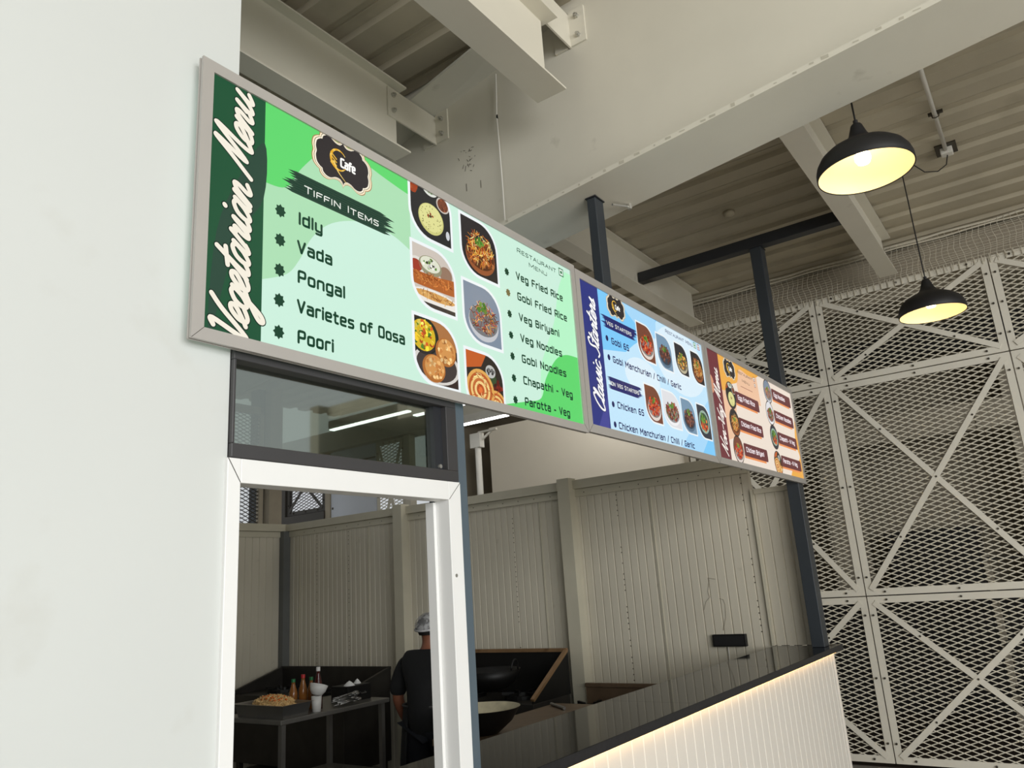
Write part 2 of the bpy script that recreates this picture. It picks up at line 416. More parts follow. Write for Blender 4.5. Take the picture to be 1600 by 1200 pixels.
def mesh_panel(label, y0, y1, z0, z1, x=XM, group='expanded metal screen panels', diag=True, frame=meshf, fw_=0.058, sheet=meshm):
    global BOLT
    t = thing('mesh_screen', label, 'mesh screen', (x, (y0 + y1) / 2, z0), group)
    gp = 0.005; y0 += gp; y1 -= gp; z0 += gp; z1 -= gp
    f = MB()
    for (a, b, c, d) in ((y0, y1, z0, z0 + fw_), (y0, y1, z1 - fw_, z1), (y0, y0 + fw_, z0 + fw_, z1 - fw_), (y1 - fw_, y1, z0 + fw_, z1 - fw_)):
        f.box(x, x + 0.006, a, b, c, d)
    f.box(x + 0.006, x + 0.055, y0, y0 + 0.006, z0, z1); f.box(x + 0.006, x + 0.055, y1 - 0.006, y1, z0, z1)
    f.box(x + 0.006, x + 0.055, y0, y1, z0, z0 + 0.006); f.box(x + 0.006, x + 0.055, y0, y1, z1 - 0.006, z1)
    f.build('frame', frame, t)
    mesh_sheet(y0 + 0.02, y1 - 0.02, z0 + 0.02, z1 - 0.02, x + 0.016).build('mesh_sheet', sheet, t)
    if diag:
        k = 0.05
        MB().bar((x - 0.004, y0 + k, z0 + k), (x - 0.004, y1 - k, z1 - k), 0.007, 0.048, (0, 0, 1)).build('brace', frame, t)
        MB().bar((x - 0.0085, y1 - k, z0 + k), (x - 0.0085, y0 + k, z1 - k), 0.006, 0.048, (0, 0, 1)).build('brace', frame, t)
        H = fw_ / 2; yc = (y0 + y1) / 2; zc = (z0 + z1) / 2
        pts = [(yc, zc)]
        for (py, pz) in ((y0, z0), (y1, z0), (y0, z1), (y1, z1)):
            sy = 1 if py == y0 else -1; sz = 1 if pz == z0 else -1
            pts += [(py + sy * H, pz + sz * 0.16), (py + sy * 0.16, pz + sz * H), (py + (yc - py) * 0.5, pz + (zc - pz) * 0.5)]
        pts += [(y0 + H, zc), (y1 - H, zc), (yc, z0 + H), (yc, z1 - H)]
        for (a, c) in pts:
            if BOLT is None:
                bo = MB().tube([(-0.017, 0, 0), (-0.0005, 0, 0)], 0.009, 8).build('bolt', boltm, t); BOLT = bo.data; bo.location = Vector((x, a, c)) - wloc(t)
                for v_ in BOLT.vertices: v_.co += wloc(t)
            else:
                bo = bpy.data.objects.new('bolt', BOLT); C.objects.link(bo); bo.parent = t; bo.location = Vector((x, a, c)) - wloc(t)
    return t
ys = [-2.9, -1.397, 0.104, 1.607, 3.11]; zs = [0.065, 1.457, 3.43, 4.318]
rown = ['bottom row', 'tall middle row', 'shallow top row']
coln = ['beyond the right end of', 'right of the nearer pendant lamp in', 'under the pendant lamps in', 'behind the far counter post in']
for i in range(1, 4):
    for j in range(3):
        if i == 3 and j == 1: lab = 'cross-braced mesh panel beside the orange menu board, tall middle row'
        else: lab = 'cross-braced cream mesh panel ' + {1: 'at the right edge of the view, ', 2: 'between the two full uprights right of the counter, ', 3: 'just behind the far slate post, '}[i] + rown[j]
        mesh_panel(lab, ys[i], ys[i + 1], zs[j], zs[j + 1])
# bird net between the panels and the roof
nt_ = thing('bird_net', 'pale knotted bird net stretched above the mesh panels up to the roof', 'net', (7.66, 0.8, 4.3))
nb = MB(); 
y = -1.6
while y < 3.0:
    q = [(7.66 + 0.02 * math.sin(y * 5 + k), y + 0.012 * math.sin(k * 1.7 + y * 9), 4.27 + k * 0.062) for k in range(7)]
    for a, b in zip(q[:-1], q[1:]): nb.bar(a, b, 0.003, 0.003)
    y += 0.052
for k in range(14):
    z = 4.30 + k * 0.026; q = [(7.66 + 0.01 * math.sin(k + i * .3), -1.6 + i * 0.2, z + 0.006 * math.sin(i * 0.7 + k)) for i in range(24)]
    for a, b in zip(q[:-1], q[1:]): nb.bar(a, b, 0.0028, 0.0028)
nb.build('netting', nylon, nt_)
ties = MB()
y = -1.6
while y < 3.0:
    ties.box(7.668, 7.6745, y, y + 0.006, 4.25, 4.33); y += 0.06
ties.build('lashing', nylon, nt_)
rope = MB().tube([(7.66, -1.6 + i * 0.2, 4.635 + 0.006 * math.sin(i * 2.1)) for i in range(24)], 0.012, 6); rope.tube([(7.65, -1.6 + i * 0.2, 4.60 + 0.006 * math.sin(i * 1.7)) for i in range(24)], 0.008, 6)
rope.build('top_rope', nylon, nt_)

# ------------------------------------------------------------------ beyond the mesh: dim store room
struct('wall_far', MB().box(12.6, 12.8, -6, 6.6, 0, 4.7), farwall)
struct('wall_far_side', MB().box(7.8, 12.6, 6.4, 6.6, 0, 4.7), farwall)
struct('wall_far_end', MB().box(7.8, 12.6, -6, -5.8, 0, 4.7), farwall)
struct('ceiling_far', MB().box(7.995, 12.8, -6, 6.6, 4.5, 4.7), deckm)
def far_thing(name, label, cat, boxes, mat, group=None):
    m = MB()
    for b in boxes: m.box(*b)
    return tag(m.build(name, mat), label, cat, group)
struct('floor_far', MB().box(7.85, 12.6, -5.8, 6.4, 0.0, 0.006), M('dark_tile', (66, 56, 50), .5))
far_thing('concrete_column', 'pale column in the dim room behind the mesh, right of the crossing braces', 'column', [(11.6, 12.0, -0.2, 0.35, 0, 4.5)], farcol)
far_thing('concrete_column', 'pale column in the dim room seen through the mesh near the far slate post', 'column', [(11.6, 12.0, 2.35, 2.75, 0, 4.5)], farcol)
far_thing('storage_unit', 'long dark storage unit low behind the mesh panels', 'cabinet', [(10.6, 11.2, -0.4, 4.6, 0, 1.25), (10.55, 11.22, -0.42, 4.62, 1.25, 1.29)], fardark)
far_thing('storage_unit', 'tall dark cupboard behind the mesh, next to the counter end', 'cabinet', [(11.9, 12.5, 1.0, 2.1, 0, 2.1), (11.88, 12.52, 0.98, 2.12, 2.1, 2.14)], fardark)
far_thing('air_duct', 'grey duct high in the room behind the mesh', 'duct', [(10.9, 11.4, -5.5, 6.0, 3.25, 3.6), (10.88, 11.42, 0.6, 0.66, 3.23, 3.62), (10.88, 11.42, 2.2, 2.26, 3.23, 3.62)], farcol)
far_thing('ceiling_joist', 'dark beam crossing the room behind the mesh', 'beam', [(9.8, 10.0, -5.5, 6.0, 4.05, 4.35)], fardark)
rack = thing('storage_rack', 'slim metal rack standing behind the lower right mesh panel', 'rack', (9.6, 0.4, 0))
rk = MB()
for (a, b) in ((9.4, 0.05), (9.4, 0.75), (9.8, 0.05), (9.8, 0.75)): rk.box(a, a + 0.03, b, b + 0.03, 0, 1.75)
rk.build('uprights', farcol, rack)
for z in (0.4, 0.85, 1.3, 1.7): MB().box(9.39, 9.84, 0.04, 0.79, z, z + 0.025).build('shelf', fardark, rack)

# facade seen above the kitchen
pp = thing('facade_panel', 'large plain cream wall panel above the kitchen partition', 'panel', (7.75, 4.5, 2.1))
MB().box(7.72, 7.80, 3.19, 5.78, 2.1, 3.74).build('sheet', plainp, pp)
MB().box(7.69, 7.83, 3.125, 3.18, 2.1, 3.9).build('edge_post', farcol, pp)
sb = thing('spandrel_beam', 'cream beam along the top of the plain wall panel', 'beam', (7.8, 5, 3.76))
MB().box(7.70, 7.84, 3.2, 9.9, 3.90, 4.2).build('web_plate', cream2, sb); MB().box(7.60, 7.9, 3.2, 9.9, 3.88, 3.90).build('bottom_flange', cream2, sb)
pip = thing('drain_pipe', 'pale vertical pipe with bracket beside the plain wall panel', 'pipe', (6.62, 5.1, 0))
MB().tube([(6.62, 5.12, 0.0), (6.62, 5.12, 3.33)], 0.035, 12).build('pipe', pipew, pip, smooth=True)
MB().box(6.58, 6.66, 5.06, 5.20, 3.26, 3.42).build('junction', pipew, pip)
MB().bar((6.62, 5.08, 3.33), (6.66, 4.95, 3.43), 0.02, 0.02).bar((6.62, 5.1, 3.43), (6.62, 4.85, 3.43), 0.03, 0.02).build('bracket', cream2, pip)
wbd = thing('white_board', 'bluish white board fixed to the facade beyond the kitchen', 'board', (7.72, 8.28, 2.5))
MB().box(7.70, 7.73, 7.81, 8.75, 2.4, 3.87).build('sheet', boardm, wbd); MB().box(7.695, 7.699, 8.70, 8.73, 3.02, 3.05).build('bolt', boltm, wbd)
MB().box(7.69, 7.70, 7.81, 8.75, 3.66, 3.68).build('joint', boltm, wbd)
far_thing('facade_column', 'slim cream upright left of the white board', 'column', [(7.68, 7.78, 8.76, 8.86, 0, 3.88)], farcol, None)
far_thing('facade_column', 'slim cream upright right of the small white braced mesh', 'column', [(7.66, 7.78, 7.12, 7.22, 0, 3.88)], cream, None)
mesh_panel('small white braced mesh panel beside the white board', 7.23, 7.79, 2.3, 3.87, x=7.69, group=None, frame=cream)
darkmesh = M('dark_bronze_steel', (70, 66, 60), 0.6)  # one even dark bronze for mesh, frame and sill
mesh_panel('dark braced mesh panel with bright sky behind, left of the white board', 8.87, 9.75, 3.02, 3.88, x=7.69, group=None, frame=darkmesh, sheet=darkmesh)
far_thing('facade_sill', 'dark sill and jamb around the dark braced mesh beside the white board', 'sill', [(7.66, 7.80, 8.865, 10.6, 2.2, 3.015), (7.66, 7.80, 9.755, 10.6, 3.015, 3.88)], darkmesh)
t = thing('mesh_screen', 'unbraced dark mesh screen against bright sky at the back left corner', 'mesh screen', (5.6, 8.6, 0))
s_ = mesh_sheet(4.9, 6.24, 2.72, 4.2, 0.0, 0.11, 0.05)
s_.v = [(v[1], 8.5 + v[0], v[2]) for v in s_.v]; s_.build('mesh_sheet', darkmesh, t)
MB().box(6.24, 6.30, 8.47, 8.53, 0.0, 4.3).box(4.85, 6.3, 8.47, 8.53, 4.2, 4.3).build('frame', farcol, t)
far_thing('facade_column', 'broad cream column behind the kitchen corner', 'column', [(6.42, 6.62, 8.5, 8.75, 0, 4.6)], farcol, None)
far_thing('facade_column', 'grey column just left of the broad cream one behind the kitchen', 'column', [(6.32, 6.42, 8.62, 8.8, 0, 4.6)], slate, None)

# ------------------------------------------------------------------ serving counter
ct = thing('serving_counter', 'long serving counter with white ribbed front and black granite top', 'counter', (4.2, 1.8, 0))
ribbed('x', 1.60, 2.06, 6.205, 0, 1.128, 0.102, 0.004, 0.03, -1).build('ribbed_front', ribw, ct)
MB().box(6.206, 6.222, 1.594, 1.615, 0, 1.127).build('end_trim', ribw, ct)
MB().box(6.19, 6.205, 1.631, 1.70, 0, 1.12).build('end_panel', ribw, ct)
gt = MB()
for a, b in ((2.06, 3.55), (3.552, 4.95), (4.952, 6.275)): gt.box(a, b, 1.557, 2.035, 1.131, 1.170)
gt.box(6.2752, 6.36, 1.557, 1.712, 1.131, 1.170)
top = gt.build('granite_top', granite, ct)
MB().box(2.06, 6.36, 1.5555, 1.5569, 1.132, 1.169).build('front_edge', granite_edge, ct)
MB().box(2.062, 6.20, 1.572, 1.580, 1.1245, 1.1305).build('light_strip', warmled, ct)
MB().box(2.06, 6.19, 1.90, 1.93, 0, 1.13).build('back_panel', panelm, ct)
so = thing('power_socket', 'black socket panel on the cream kitchen wall above the counter', 'socket', (6.27, 2.39, 1.17))
MB().box(6.245, 6.2885, 2.255, 2.532, 1.170, 1.264).build('housing', iron, so, bevel=0.004)
MB().box(6.2425, 6.2445, 2.27, 2.517, 1.182, 1.252).build('face_plate', lampb, so)
MB().tube([(6.28, 2.42, 1.17), (6.28, 2.421, 1.10), (6.28, 2.424, 1.02)], 0.004, 6).build('cable', pipew, so)

# ------------------------------------------------------------------ menu boards
def leaf(u0, v0, u1, v1, r=0.48):
    w_, h_ = u1 - u0, v1 - v0; pts = [(u0, v1)]; ru, rv_ = w_ * r, h_ * r * 0.9
    for k in range(9):
        t = math.pi / 2 - k / 8 * math.pi / 2; pts.append((u1 - ru + ru * math.cos(t), v1 - rv_ + rv_ * math.sin(t)))
    pts.append((u1, v0))
    for k in range(9):
        t = -math.pi / 2 - k / 8 * math.pi / 2; pts.append((u0 + ru + ru * math.cos(t), v0 + rv_ + rv_ * math.sin(t)))
    return pts   # clockwise
def clip(poly, cl_):
    def area2(p): return sum(p[i][0] * p[(i + 1) % len(p)][1] - p[(i + 1) % len(p)][0] * p[i][1] for i in range(len(p)))
    sgn = 1 if area2(cl_) > 0 else -1
    out = list(poly)
    for i in range(len(cl_)):
        a, b = cl_[i], cl_[(i + 1) % len(cl_)]; inp = out; out = []
        if not inp: return []
        def side(p): return sgn * ((b[0] - a[0]) * (p[1] - a[1]) - (b[1] - a[1]) * (p[0] - a[0]))
        for k in range(len(inp)):
            p, q = inp[k], inp[(k + 1) % len(inp)]; sp, sq = side(p), side(q)
            if sp >= 0: out.append(p)
            if (sp > 0 and sq < 0) or (sp < 0 and sq > 0):
                t = sp / (sp - sq); out.append((p[0] + (q[0] - p[0]) * t, p[1] + (q[1] - p[1]) * t))
    return out
def ellp(cx, cy, rx, ry, n=28, a0=0.0):
    return [(cx + rx * math.cos(2 * math.pi * k / n + a0), cy + ry * math.sin(2 * math.pi * k / n + a0)) for k in range(n)]
def rect(u0, v0, u1, v1): return [(u0, v0), (u1, v0), (u1, v1), (u0, v1)]
def cr(pts, n=7, closed=False):
    out = []; k = len(pts)
    rng = range(k) if closed else range(k - 1)
    for i in rng:
        p0 = pts[(i - 1) % k] if closed or i > 0 else pts[i]; p1 = pts[i]; p2 = pts[(i + 1) % k]
        p3 = pts[(i + 2) % k] if closed or i + 2 < k else p2
        for j in range(n):
            t = j / n
            out.append(tuple(0.5 * ((2 * p1[m]) + (-p0[m] + p2[m]) * t + (2 * p0[m] - 5 * p1[m] + 4 * p2[m] - p3[m]) * t * t + (-p0[m] + 3 * p1[m] - 3 * p2[m] + p3[m]) * t ** 3) for m in (0, 1)))
    if not closed: out.append(tuple(pts[-1]))
    return out
class Art:
    """flat printed shapes on a sign: (polygon, colour, layer)"""
    def __init__(s, ox, oz, y, clipr=None): s.ox, s.oz, s.y, s.mb, s.clipr = ox, oz, y, MB(), clipr
    def add(s, pts, col, layer=1):
        if s.clipr: pts = clip(pts, s.clipr)
        if len(pts) < 3: return s
        a = sum(pts[i][0] * pts[(i + 1) % len(pts)][1] - pts[(i + 1) % len(pts)][0] * pts[i][1] for i in range(len(pts)))
        if a < 0: pts = pts[::-1]
        s.mb.poly([(s.ox + u, s.y - layer * 0.0003, s.oz + v) for u, v in pts], col); return s
    def ribbon(s, pts, wd, col, layer):
        for a, b in zip(pts[:-1], pts[1:]):
            dx, dy = b[0] - a[0], b[1] - a[1]; L = math.hypot(dx, dy)
            if L < 1e-7: continue
            nx, ny = -dy / L * wd / 2, dx / L * wd / 2
            s.add([(a[0] + nx, a[1] + ny), (a[0] - nx, a[1] - ny), (b[0] - nx, b[1] - ny), (b[0] + nx, b[1] + ny)], col, layer)
        for p in pts: s.add(ellp(p[0], p[1], wd / 2, wd / 2, 10), col, layer + 0.1)
        return s
    def build(s, name, parent, **k): return s.mb.build(name, ink, parent, **k)
LOOP = [(.23, 0), (.46, 0), (.46, .72), (0, .72), (0, 0), (.23, 0)]
GLYPH = {   # squared stroke letters: (width, strokes)
 'a': (.46, [[(.03, .72), (.46, .72), (.46, 0)], [(.46, .43), (0, .43), (0, 0), (.46, 0)]]), 'b': (.46, [LOOP, [(0, 0), (0, 1)]]), 'c': (.44, [[(.44, .72), (0, .72), (0, 0), (.44, 0)]]), 'd': (.46, [LOOP, [(.46, 0), (.46, 1)]]),
 'e': (.46, [[(0, .36), (.46, .36), (.46, .72), (0, .72), (0, 0), (.44, 0)]]), 'f': (.34, [[(.36, 1), (.1, 1), (.1, 0)], [(-.02, .68), (.34, .68)]]), 'g': (.46, [LOOP, [(.46, .72), (.46, -.28), (.04, -.28)]]),
 'h': (.46, [[(0, 0), (0, 1)], [(0, .72), (.46, .72), (.46, 0)]]), 'i': (.0, [[(0, 0), (0, .72)], [(0, .96), (0, 1.0)]]), 'k': (.42, [[(0, 0), (0, 1)], [(.42, .72), (.06, .36)], [(.12, .42), (.44, 0)]]), 'l': (.0, [[(0, 0), (0, 1)]]),
 'n': (.46, [[(0, 0), (0, .72), (.46, .72), (.46, 0)]]), 'o': (.46, [LOOP]), 'p': (.46, [LOOP, [(0, .72), (0, -.28)]]), 'r': (.32, [[(0, 0), (0, .72), (.34, .72)]]), 's': (.44, [[(.43, .72), (0, .72), (0, .37), (.44, .37), (.44, 0), (.01, 0)]]),
 't': (.34, [[(.1, .95), (.1, 0), (.34, 0)], [(-.02, .70), (.34, .70)]]), 'u': (.46, [[(0, .72), (0, 0), (.46, 0), (.46, .72)]]), 'y': (.46, [[(0, .72), (0, 0), (.46, 0)], [(.46, .72), (.46, -.28), (.04, -.28)]]),
 'I': (.0, [[(0, 0), (0, 1)]]), 'V': (.54, [[(0, 1), (.27, 0)], [(.27, 0), (.54, 1)]]), 'P': (.5, [[(0, 0), (0, 1), (.5, 1), (.5, .43), (0, .43)]]), 'D': (.5, [[(.1, 0), (0, 0), (0, 1), (.5, 1), (.5, 0), (.1, 0)]]), 'F': (.46, [[(0, 0), (0, 1), (.48, 1)], [(0, .5), (.4, .5)]]),
 'R': (.5, [[(0, 0), (0, 1), (.5, 1), (.5, .45), (0, .45)], [(.24, .45), (.52, 0)]]), 'G': (.5, [[(.5, 1), (0, 1), (0, 0), (.5, 0), (.5, .5), (.28, .5)]]), 'B': (.5, [[(.1, 0), (0, 0), (0, 1), (.46, 1), (.46, .53), (0, .53)], [(.3, .53), (.5, .53), (.5, 0), (.1, 0)]]), 'N': (.5, [[(0, 0), (0, 1)], [(0, 1), (.5, 0)], [(.5, 0), (.5, 1)]]),
 'C': (.5, [[(.5, 1), (0, 1), (0, 0), (.5, 0)]]), 'M': (.7, [[(0, 0), (0, 1)], [(0, 1), (.35, .35)], [(.35, .35), (.7, 1)], [(.7, 1), (.7, 0)]]), 'E': (.46, [[(.48, 1), (0, 1), (0, 0), (.48, 0)], [(0, .5), (.4, .5)]]), '6': (.48, [[(.40, 1), (.12, 1), (0, .78), (0, 0), (.48, 0), (.48, .52), (.02, .52)]]), '5': (.48, [[(.47, 1), (0, 1), (0, .55), (.48, .55), (.48, 0), (.01, 0)]]),
 '-': (.3, [[(.02, .36), (.28, .36)]]), '/': (.34, [[(0, -.08), (.34, 1.05)]]), ' ': (.2, [])}
CAPS = {   # wide thin capitals
 'T': (.8, [[(0, 1), (.8, 1)], [(.4, 1), (.4, 0)]]), 'I': (.02, [[(0, 1), (0, 0)]]), 'F': (.7, [[(0, 0), (0, 1), (.74, 1)], [(0, .5), (.6, .5)]]), 'N': (.85, [[(0, 0), (0, 1)], [(0, 1), (.85, 0)], [(.85, 0), (.85, 1)]]), 'E': (.72, [[(.76, 1), (0, 1), (0, 0), (.76, 0)], [(0, .5), (.62, .5)]]),
 'M': (1.0, [[(0, 0), (0, 1)], [(0, 1), (.5, .2)], [(.5, .2), (1, 1)], [(1, 1), (1, 0)]]), 'S': (.76, [[(.74, .96), (.1, 1), (0, .75), (.1, .55), (.66, .46), (.76, .25), (.66, 0), (0, .04)]]), 'R': (.8, [[(0, 0), (0, 1), (.76, 1), (.76, .48), (0, .48)], [(.4, .48), (.82, 0)]]), 'A': (.9, [[(0, 0), (.45, 1)], [(.45, 1), (.9, 0)], [(.18, .36), (.72, .36)]]),
 'U': (.82, [[(0, 1), (0, 0), (.82, 0), (.82, 1)]]), 'V': (.9, [[(0, 1), (.45, 0)], [(.45, 0), (.9, 1)]]), 'G': (.85, [[(.82, .95), (.1, 1), (0, .5), (.1, 0), (.82, .02), (.82, .45), (.5, .45)]]), 'O': (.85, [[(.42, 0), (.85, 0), (.85, 1), (0, 1), (0, 0), (.42, 0)]]), ' ': (.5, [])}
def rounded(pts, r_=.13):
    out = [pts[0]]
    for a_, b_, c_ in zip(pts[:-2], pts[1:-1], pts[2:]):
        def tow(q):
            L_ = math.hypot(q[0] - b_[0], q[1] - b_[1]) + 1e-9; t_ = min(r_, L_ * .5) / L_; return (b_[0] + (q[0] - b_[0]) * t_, b_[1] + (q[1] - b_[1]) * t_)
        p_, q_ = tow(a_), tow(c_); out += [p_, (p_[0] * .25 + q_[0] * .25 + b_[0] * .5, p_[1] * .25 + q_[1] * .25 + b_[1] * .5), q_]
    out.append(pts[-1]); return out
def strokes_of(txt, table, gap, caps1=None):
    x = 0; out = []
    start = True
    for ch in txt:
        w_, ss = table[ch]; k_ = 1.0 if (caps1 is None or start) else caps1
        start = ch == ' '
        for st_ in ss: out.append([(x + p[0] * k_, p[1] * k_) for p in rounded(st_)])
        x += w_ * k_ + gap
    return out, x - gap
def text(art, txt, u0, u1, base, cap, col, layer, bold=0.195):
    st_, W_ = strokes_of(txt, GLYPH, .27); wd = cap * bold; k = (u1 - u0 - wd) / max(W_, .01)
    for q in st_: art.ribbon([(u0 + wd / 2 + p[0] * k, base + wd / 2 + p[1] * (cap - wd)) for p in q], wd, col, layer)
def smallcaps(art, txt, u0, u1, base, cap, col, layer):
    """wide copperplate capitals: first letter of each word taller"""
    st_, W_ = strokes_of(txt, CAPS, .3, .86); wd = cap * .15; k = (u1 - u0) / W_
    for q in st_: art.ribbon([(u0 + p[0] * k, base + p[1] * (cap - wd) + wd / 2) for p in q], wd, col, layer)
SCRIPT = {
 'e': (.72, [[(0, .1), (.35, .42), (.58, .75), (.48, 1), (.25, .95), (.1, .55), (.2, .12), (.45, 0), (.8, .25)]]),
 'g': (.82, [[(.66, .85), (.4, 1), (.12, .75), (.1, .3), (.3, .05), (.58, .35), (.7, .95), (.58, 0), (.42, -.75), (.2, -.95), (.08, -.7), (.35, -.3), (.9, .2)]]),
 't': (.6, [[(0, .1), (.25, 1), (.4, 1.9), (.25, .6), (.28, .08), (.46, .02), (.7, .25)], [(-.08, 1.25), (.7, 1.4)]]),
 'a': (.92, [[(.66, .85), (.4, 1), (.12, .75), (.1, .25), (.3, 0), (.58, .35), (.72, .95), (.66, .3), (.78, .02), (1, .22)]]),
 'r': (.76, [[(0, .1), (.2, .9), (.25, 1.12), (.32, .85), (.56, .9), (.5, .4), (.58, .05), (.85, .22)]]),
 'i': (.5, [[(0, .2), (.2, 1), (.18, .2), (.32, 0), (.56, .2)], [(.36, 1.5), (.38, 1.54)]]),
 'n': (.94, [[(0, .1), (.15, 1), (.1, 0), (.3, .8), (.52, 1), (.62, .75), (.58, .2), (.72, 0), (1, .22)]]),
 'u': (.98, [[(0, .4), (.12, 1), (.1, .3), (.28, 0), (.54, .35), (.68, 1), (.64, .3), (.78, 0), (1.05, .25)]]),
 'l': (.58, [[(0, .1), (.36, 1.1), (.44, 1.8), (.3, 2), (.18, 1.3), (.2, .2), (.36, 0), (.66, .25)]]),
 's': (.68, [[(0, .1), (.3, .8), (.4, 1.1), (.46, .7), (.54, .3), (.34, 0), (.1, .12), (.4, 0), (.78, .22)]]),
 'c': (.72, [[(.6, .85), (.4, 1), (.14, .7), (.14, .2), (.4, 0), (.8, .25)]]),
 'o': (.8, [[(.4, 1), (.12, .7), (.14, .2), (.4, 0), (.64, .4), (.55, .9), (.4, 1), (.6, .82), (.9, .85)]]),
 'V': (.95, [[(-.15, 1.95), (.12, 2.0), (.4, 0), (.9, 1.5), (1.2, 2.1)]]),
 'M': (1.65, [[(0, 0), (.3, 1.2), (.55, 2.2), (.68, .3), (1.2, 2.2), (1.3, .6), (1.45, 0), (1.75, .25)]]),
 'C': (1.05, [[(1.05, 1.8), (.8, 2.12), (.32, 1.6), (.12, .7), (.35, 0), (.75, .1), (1.1, .45)]]),
 'S': (1.1, [[(1.05, 1.85), (.8, 2.2), (.42, 1.85), (.6, 1.2), (.82, .6), (.5, 0), (.02, .25)]]),
 'N': (1.25, [[(0, 0), (.25, 1.2), (.36, 2.1), (.72, .1), (1.02, 1.5), (1.2, 2.3)]]),
 '-': (.65, [[(.05, .7), (.55, .8)]]), ' ': (.55, [])}
def script(art, txt, v0, v1, ubase, cap, wd, col, dark, layer):
    x = 0; strokes = []
    for ch in txt:
        w_, ss = SCRIPT[ch]
        for s_ in ss: strokes.append([(x + p[0] + 0.45 * p[1], p[1]) for p in cr(s_, 6)])
        x += w_
    xs = [p[0] for s_ in strokes for p in s_]; k = (v1 - v0) / (max(xs) - min(xs)); ky = cap / 2.15; xm = min(xs)
    for pas, (w_, c_, l_) in enumerate(((wd + 0.006, dark, layer), (wd, col, layer + 0.6))):
        for s_ in strokes: art.ribbon([(ubase - p[1] * ky, v0 + (p[0] - xm) * k) for p in s_], w_, c_, l_)
def star8(cu_, cv, r): return [(cu_ + (r if k % 2 == 0 else r * 0.72) * 0.9 * math.cos(k * math.pi / 8), cv + (r if k % 2 == 0 else r * 0.72) * math.sin(k * math.pi / 8)) for k in range(16)]
def badge_outline(cu_, cv, hw, hh, s_=1.0):
    half = [(0, 1.04), (.04, .92), (.14, .82), (.3, .84), (.46, .96), (.62, .96), (.74, .84), (.77, .70), (.84, .66), (.96, .5), (1.0, .22), (.97, 0)]
    right = cr(half + [(a, -b) for a, b in reversed(half[:-1])], 4)
    left = [(-a, b) for a, b in reversed(right)][1:-1]
    return [(cu_ + a * hw * s_, cv + b * hh * s_) for a, b in right + left]
def fan(art, pts, c, col, layer):   # star-shaped outline drawn as a fan so concave shapes stay clean
    for a, b in zip(pts, pts[1:] + pts[:1]): art.add([c, a, b], col, layer)
def cafe_badge(sign, mk, cu_, cv, hw, hh, L):
    a = mk()
    for k, (s_, col) in enumerate(((1.0, (170, 120, 80)), (0.975, (250, 236, 200)), (0.93, (90, 60, 45)), (0.915, (252, 244, 222)), (0.87, (48, 44, 46)))):
        fan(a, badge_outline(cu_, cv, hw, hh, s_), (cu_, cv), col, L + k * 0.5)
    L2 = L + 2.6
    # golden ring and feather tail
    ring = [(cu_ - .14 * hw + .26 * hw * math.cos(t_), cv + .06 * hh + .42 * hh * math.sin(t_)) for t_ in [R(40 + k * 14) for k in range(21)]]
    for i, (p, q) in enumerate(zip(ring[:-1], ring[1:])):
        wd = hw * (0.02 + 0.05 * math.sin(math.pi * i / 20)); a.ribbon([p, q], wd, (226, 170, 44) if i % 3 else (250, 214, 110), L2)
    tail = cr([(cu_ - .30 * hw, cv - .1 * hh), (cu_ - .16 * hw, cv - .45 * hh), (cu_ + .12 * hw, cv - .78 * hh)], 6)
    for i, (p, q) in enumerate(zip(tail[:-1], tail[1:])): a.ribbon([p, q], hw * 0.06 * (1 - i / 13), (246, 214, 120), L2)
    for k in range(4): a.ribbon([(cu_ - .40 * hw, cv + (.25 - .14 * k) * hh), (cu_ - .22 * hw, cv + (.05 - .14 * k) * hh)], hw * 0.035, (236, 184, 60), L2 + .1)
    o = a.build('cafe_badge', sign, label='dark scalloped badge with gold ring reading Cafe')
    b = mk(); text(b, 'Cafe', cu_ - .10 * hw, cu_ + .42 * hw, cv - .2 * hh, .42 * hh, (255, 255, 250), L + 3.4, .2); b.build('lettering', o)
def brush_banner(mk, sign, u0, u1, v0, v1, txt, t0, t1, tb_, tc, col, L, seed):
    r_ = random.Random(seed); a = mk(); n = 9
    for k in range(n):
        va = v0 + (v1 - v0) * k / n; vb = v0 + (v1 - v0) * (k + 1.25) / n; e0 = r_.uniform(0, .035); e1 = r_.uniform(0, .05)
        a.add([(u0 + e0, (va + vb) / 2), (u0 + e0 + .03, va), (u1 - e1 - .03, va - .0), (u1 - e1, (va + vb) / 2), (u1 - e1 - .03, vb), (u0 + e0 + .03, vb)], col, L)
    o = a.build('heading_banner', sign); b = mk(); smallcaps(b, txt, t0, t1, tb_, tc, (240, 244, 236), L + 0.6); b.build('lettering', o)
def menu_item(mk, sign, txt, u0, u1, base, cap, col, L, bu=None, bcol=None, br=0.017, star=True):
    a = mk(); text(a, txt, u0, u1, base, cap, col, L); o = a.build('menu_line', sign)
    if bu:
        b = mk()
        if star: fan(b, star8(bu[0], bu[1], br), bu, bcol, L)
        else: fan(b, ellp(bu[0], bu[1], br * .9, br, 12), bu, bcol, L)
        b.build('bullet', o)
def blob(r_, cx, cy, r, n=7):
    return [(cx + r * r_.uniform(.6, 1.15) * math.cos(2 * math.pi * k / n), cy + r * r_.uniform(.6, 1.15) * math.sin(2 * math.pi * k / n)) for k in range(n)]
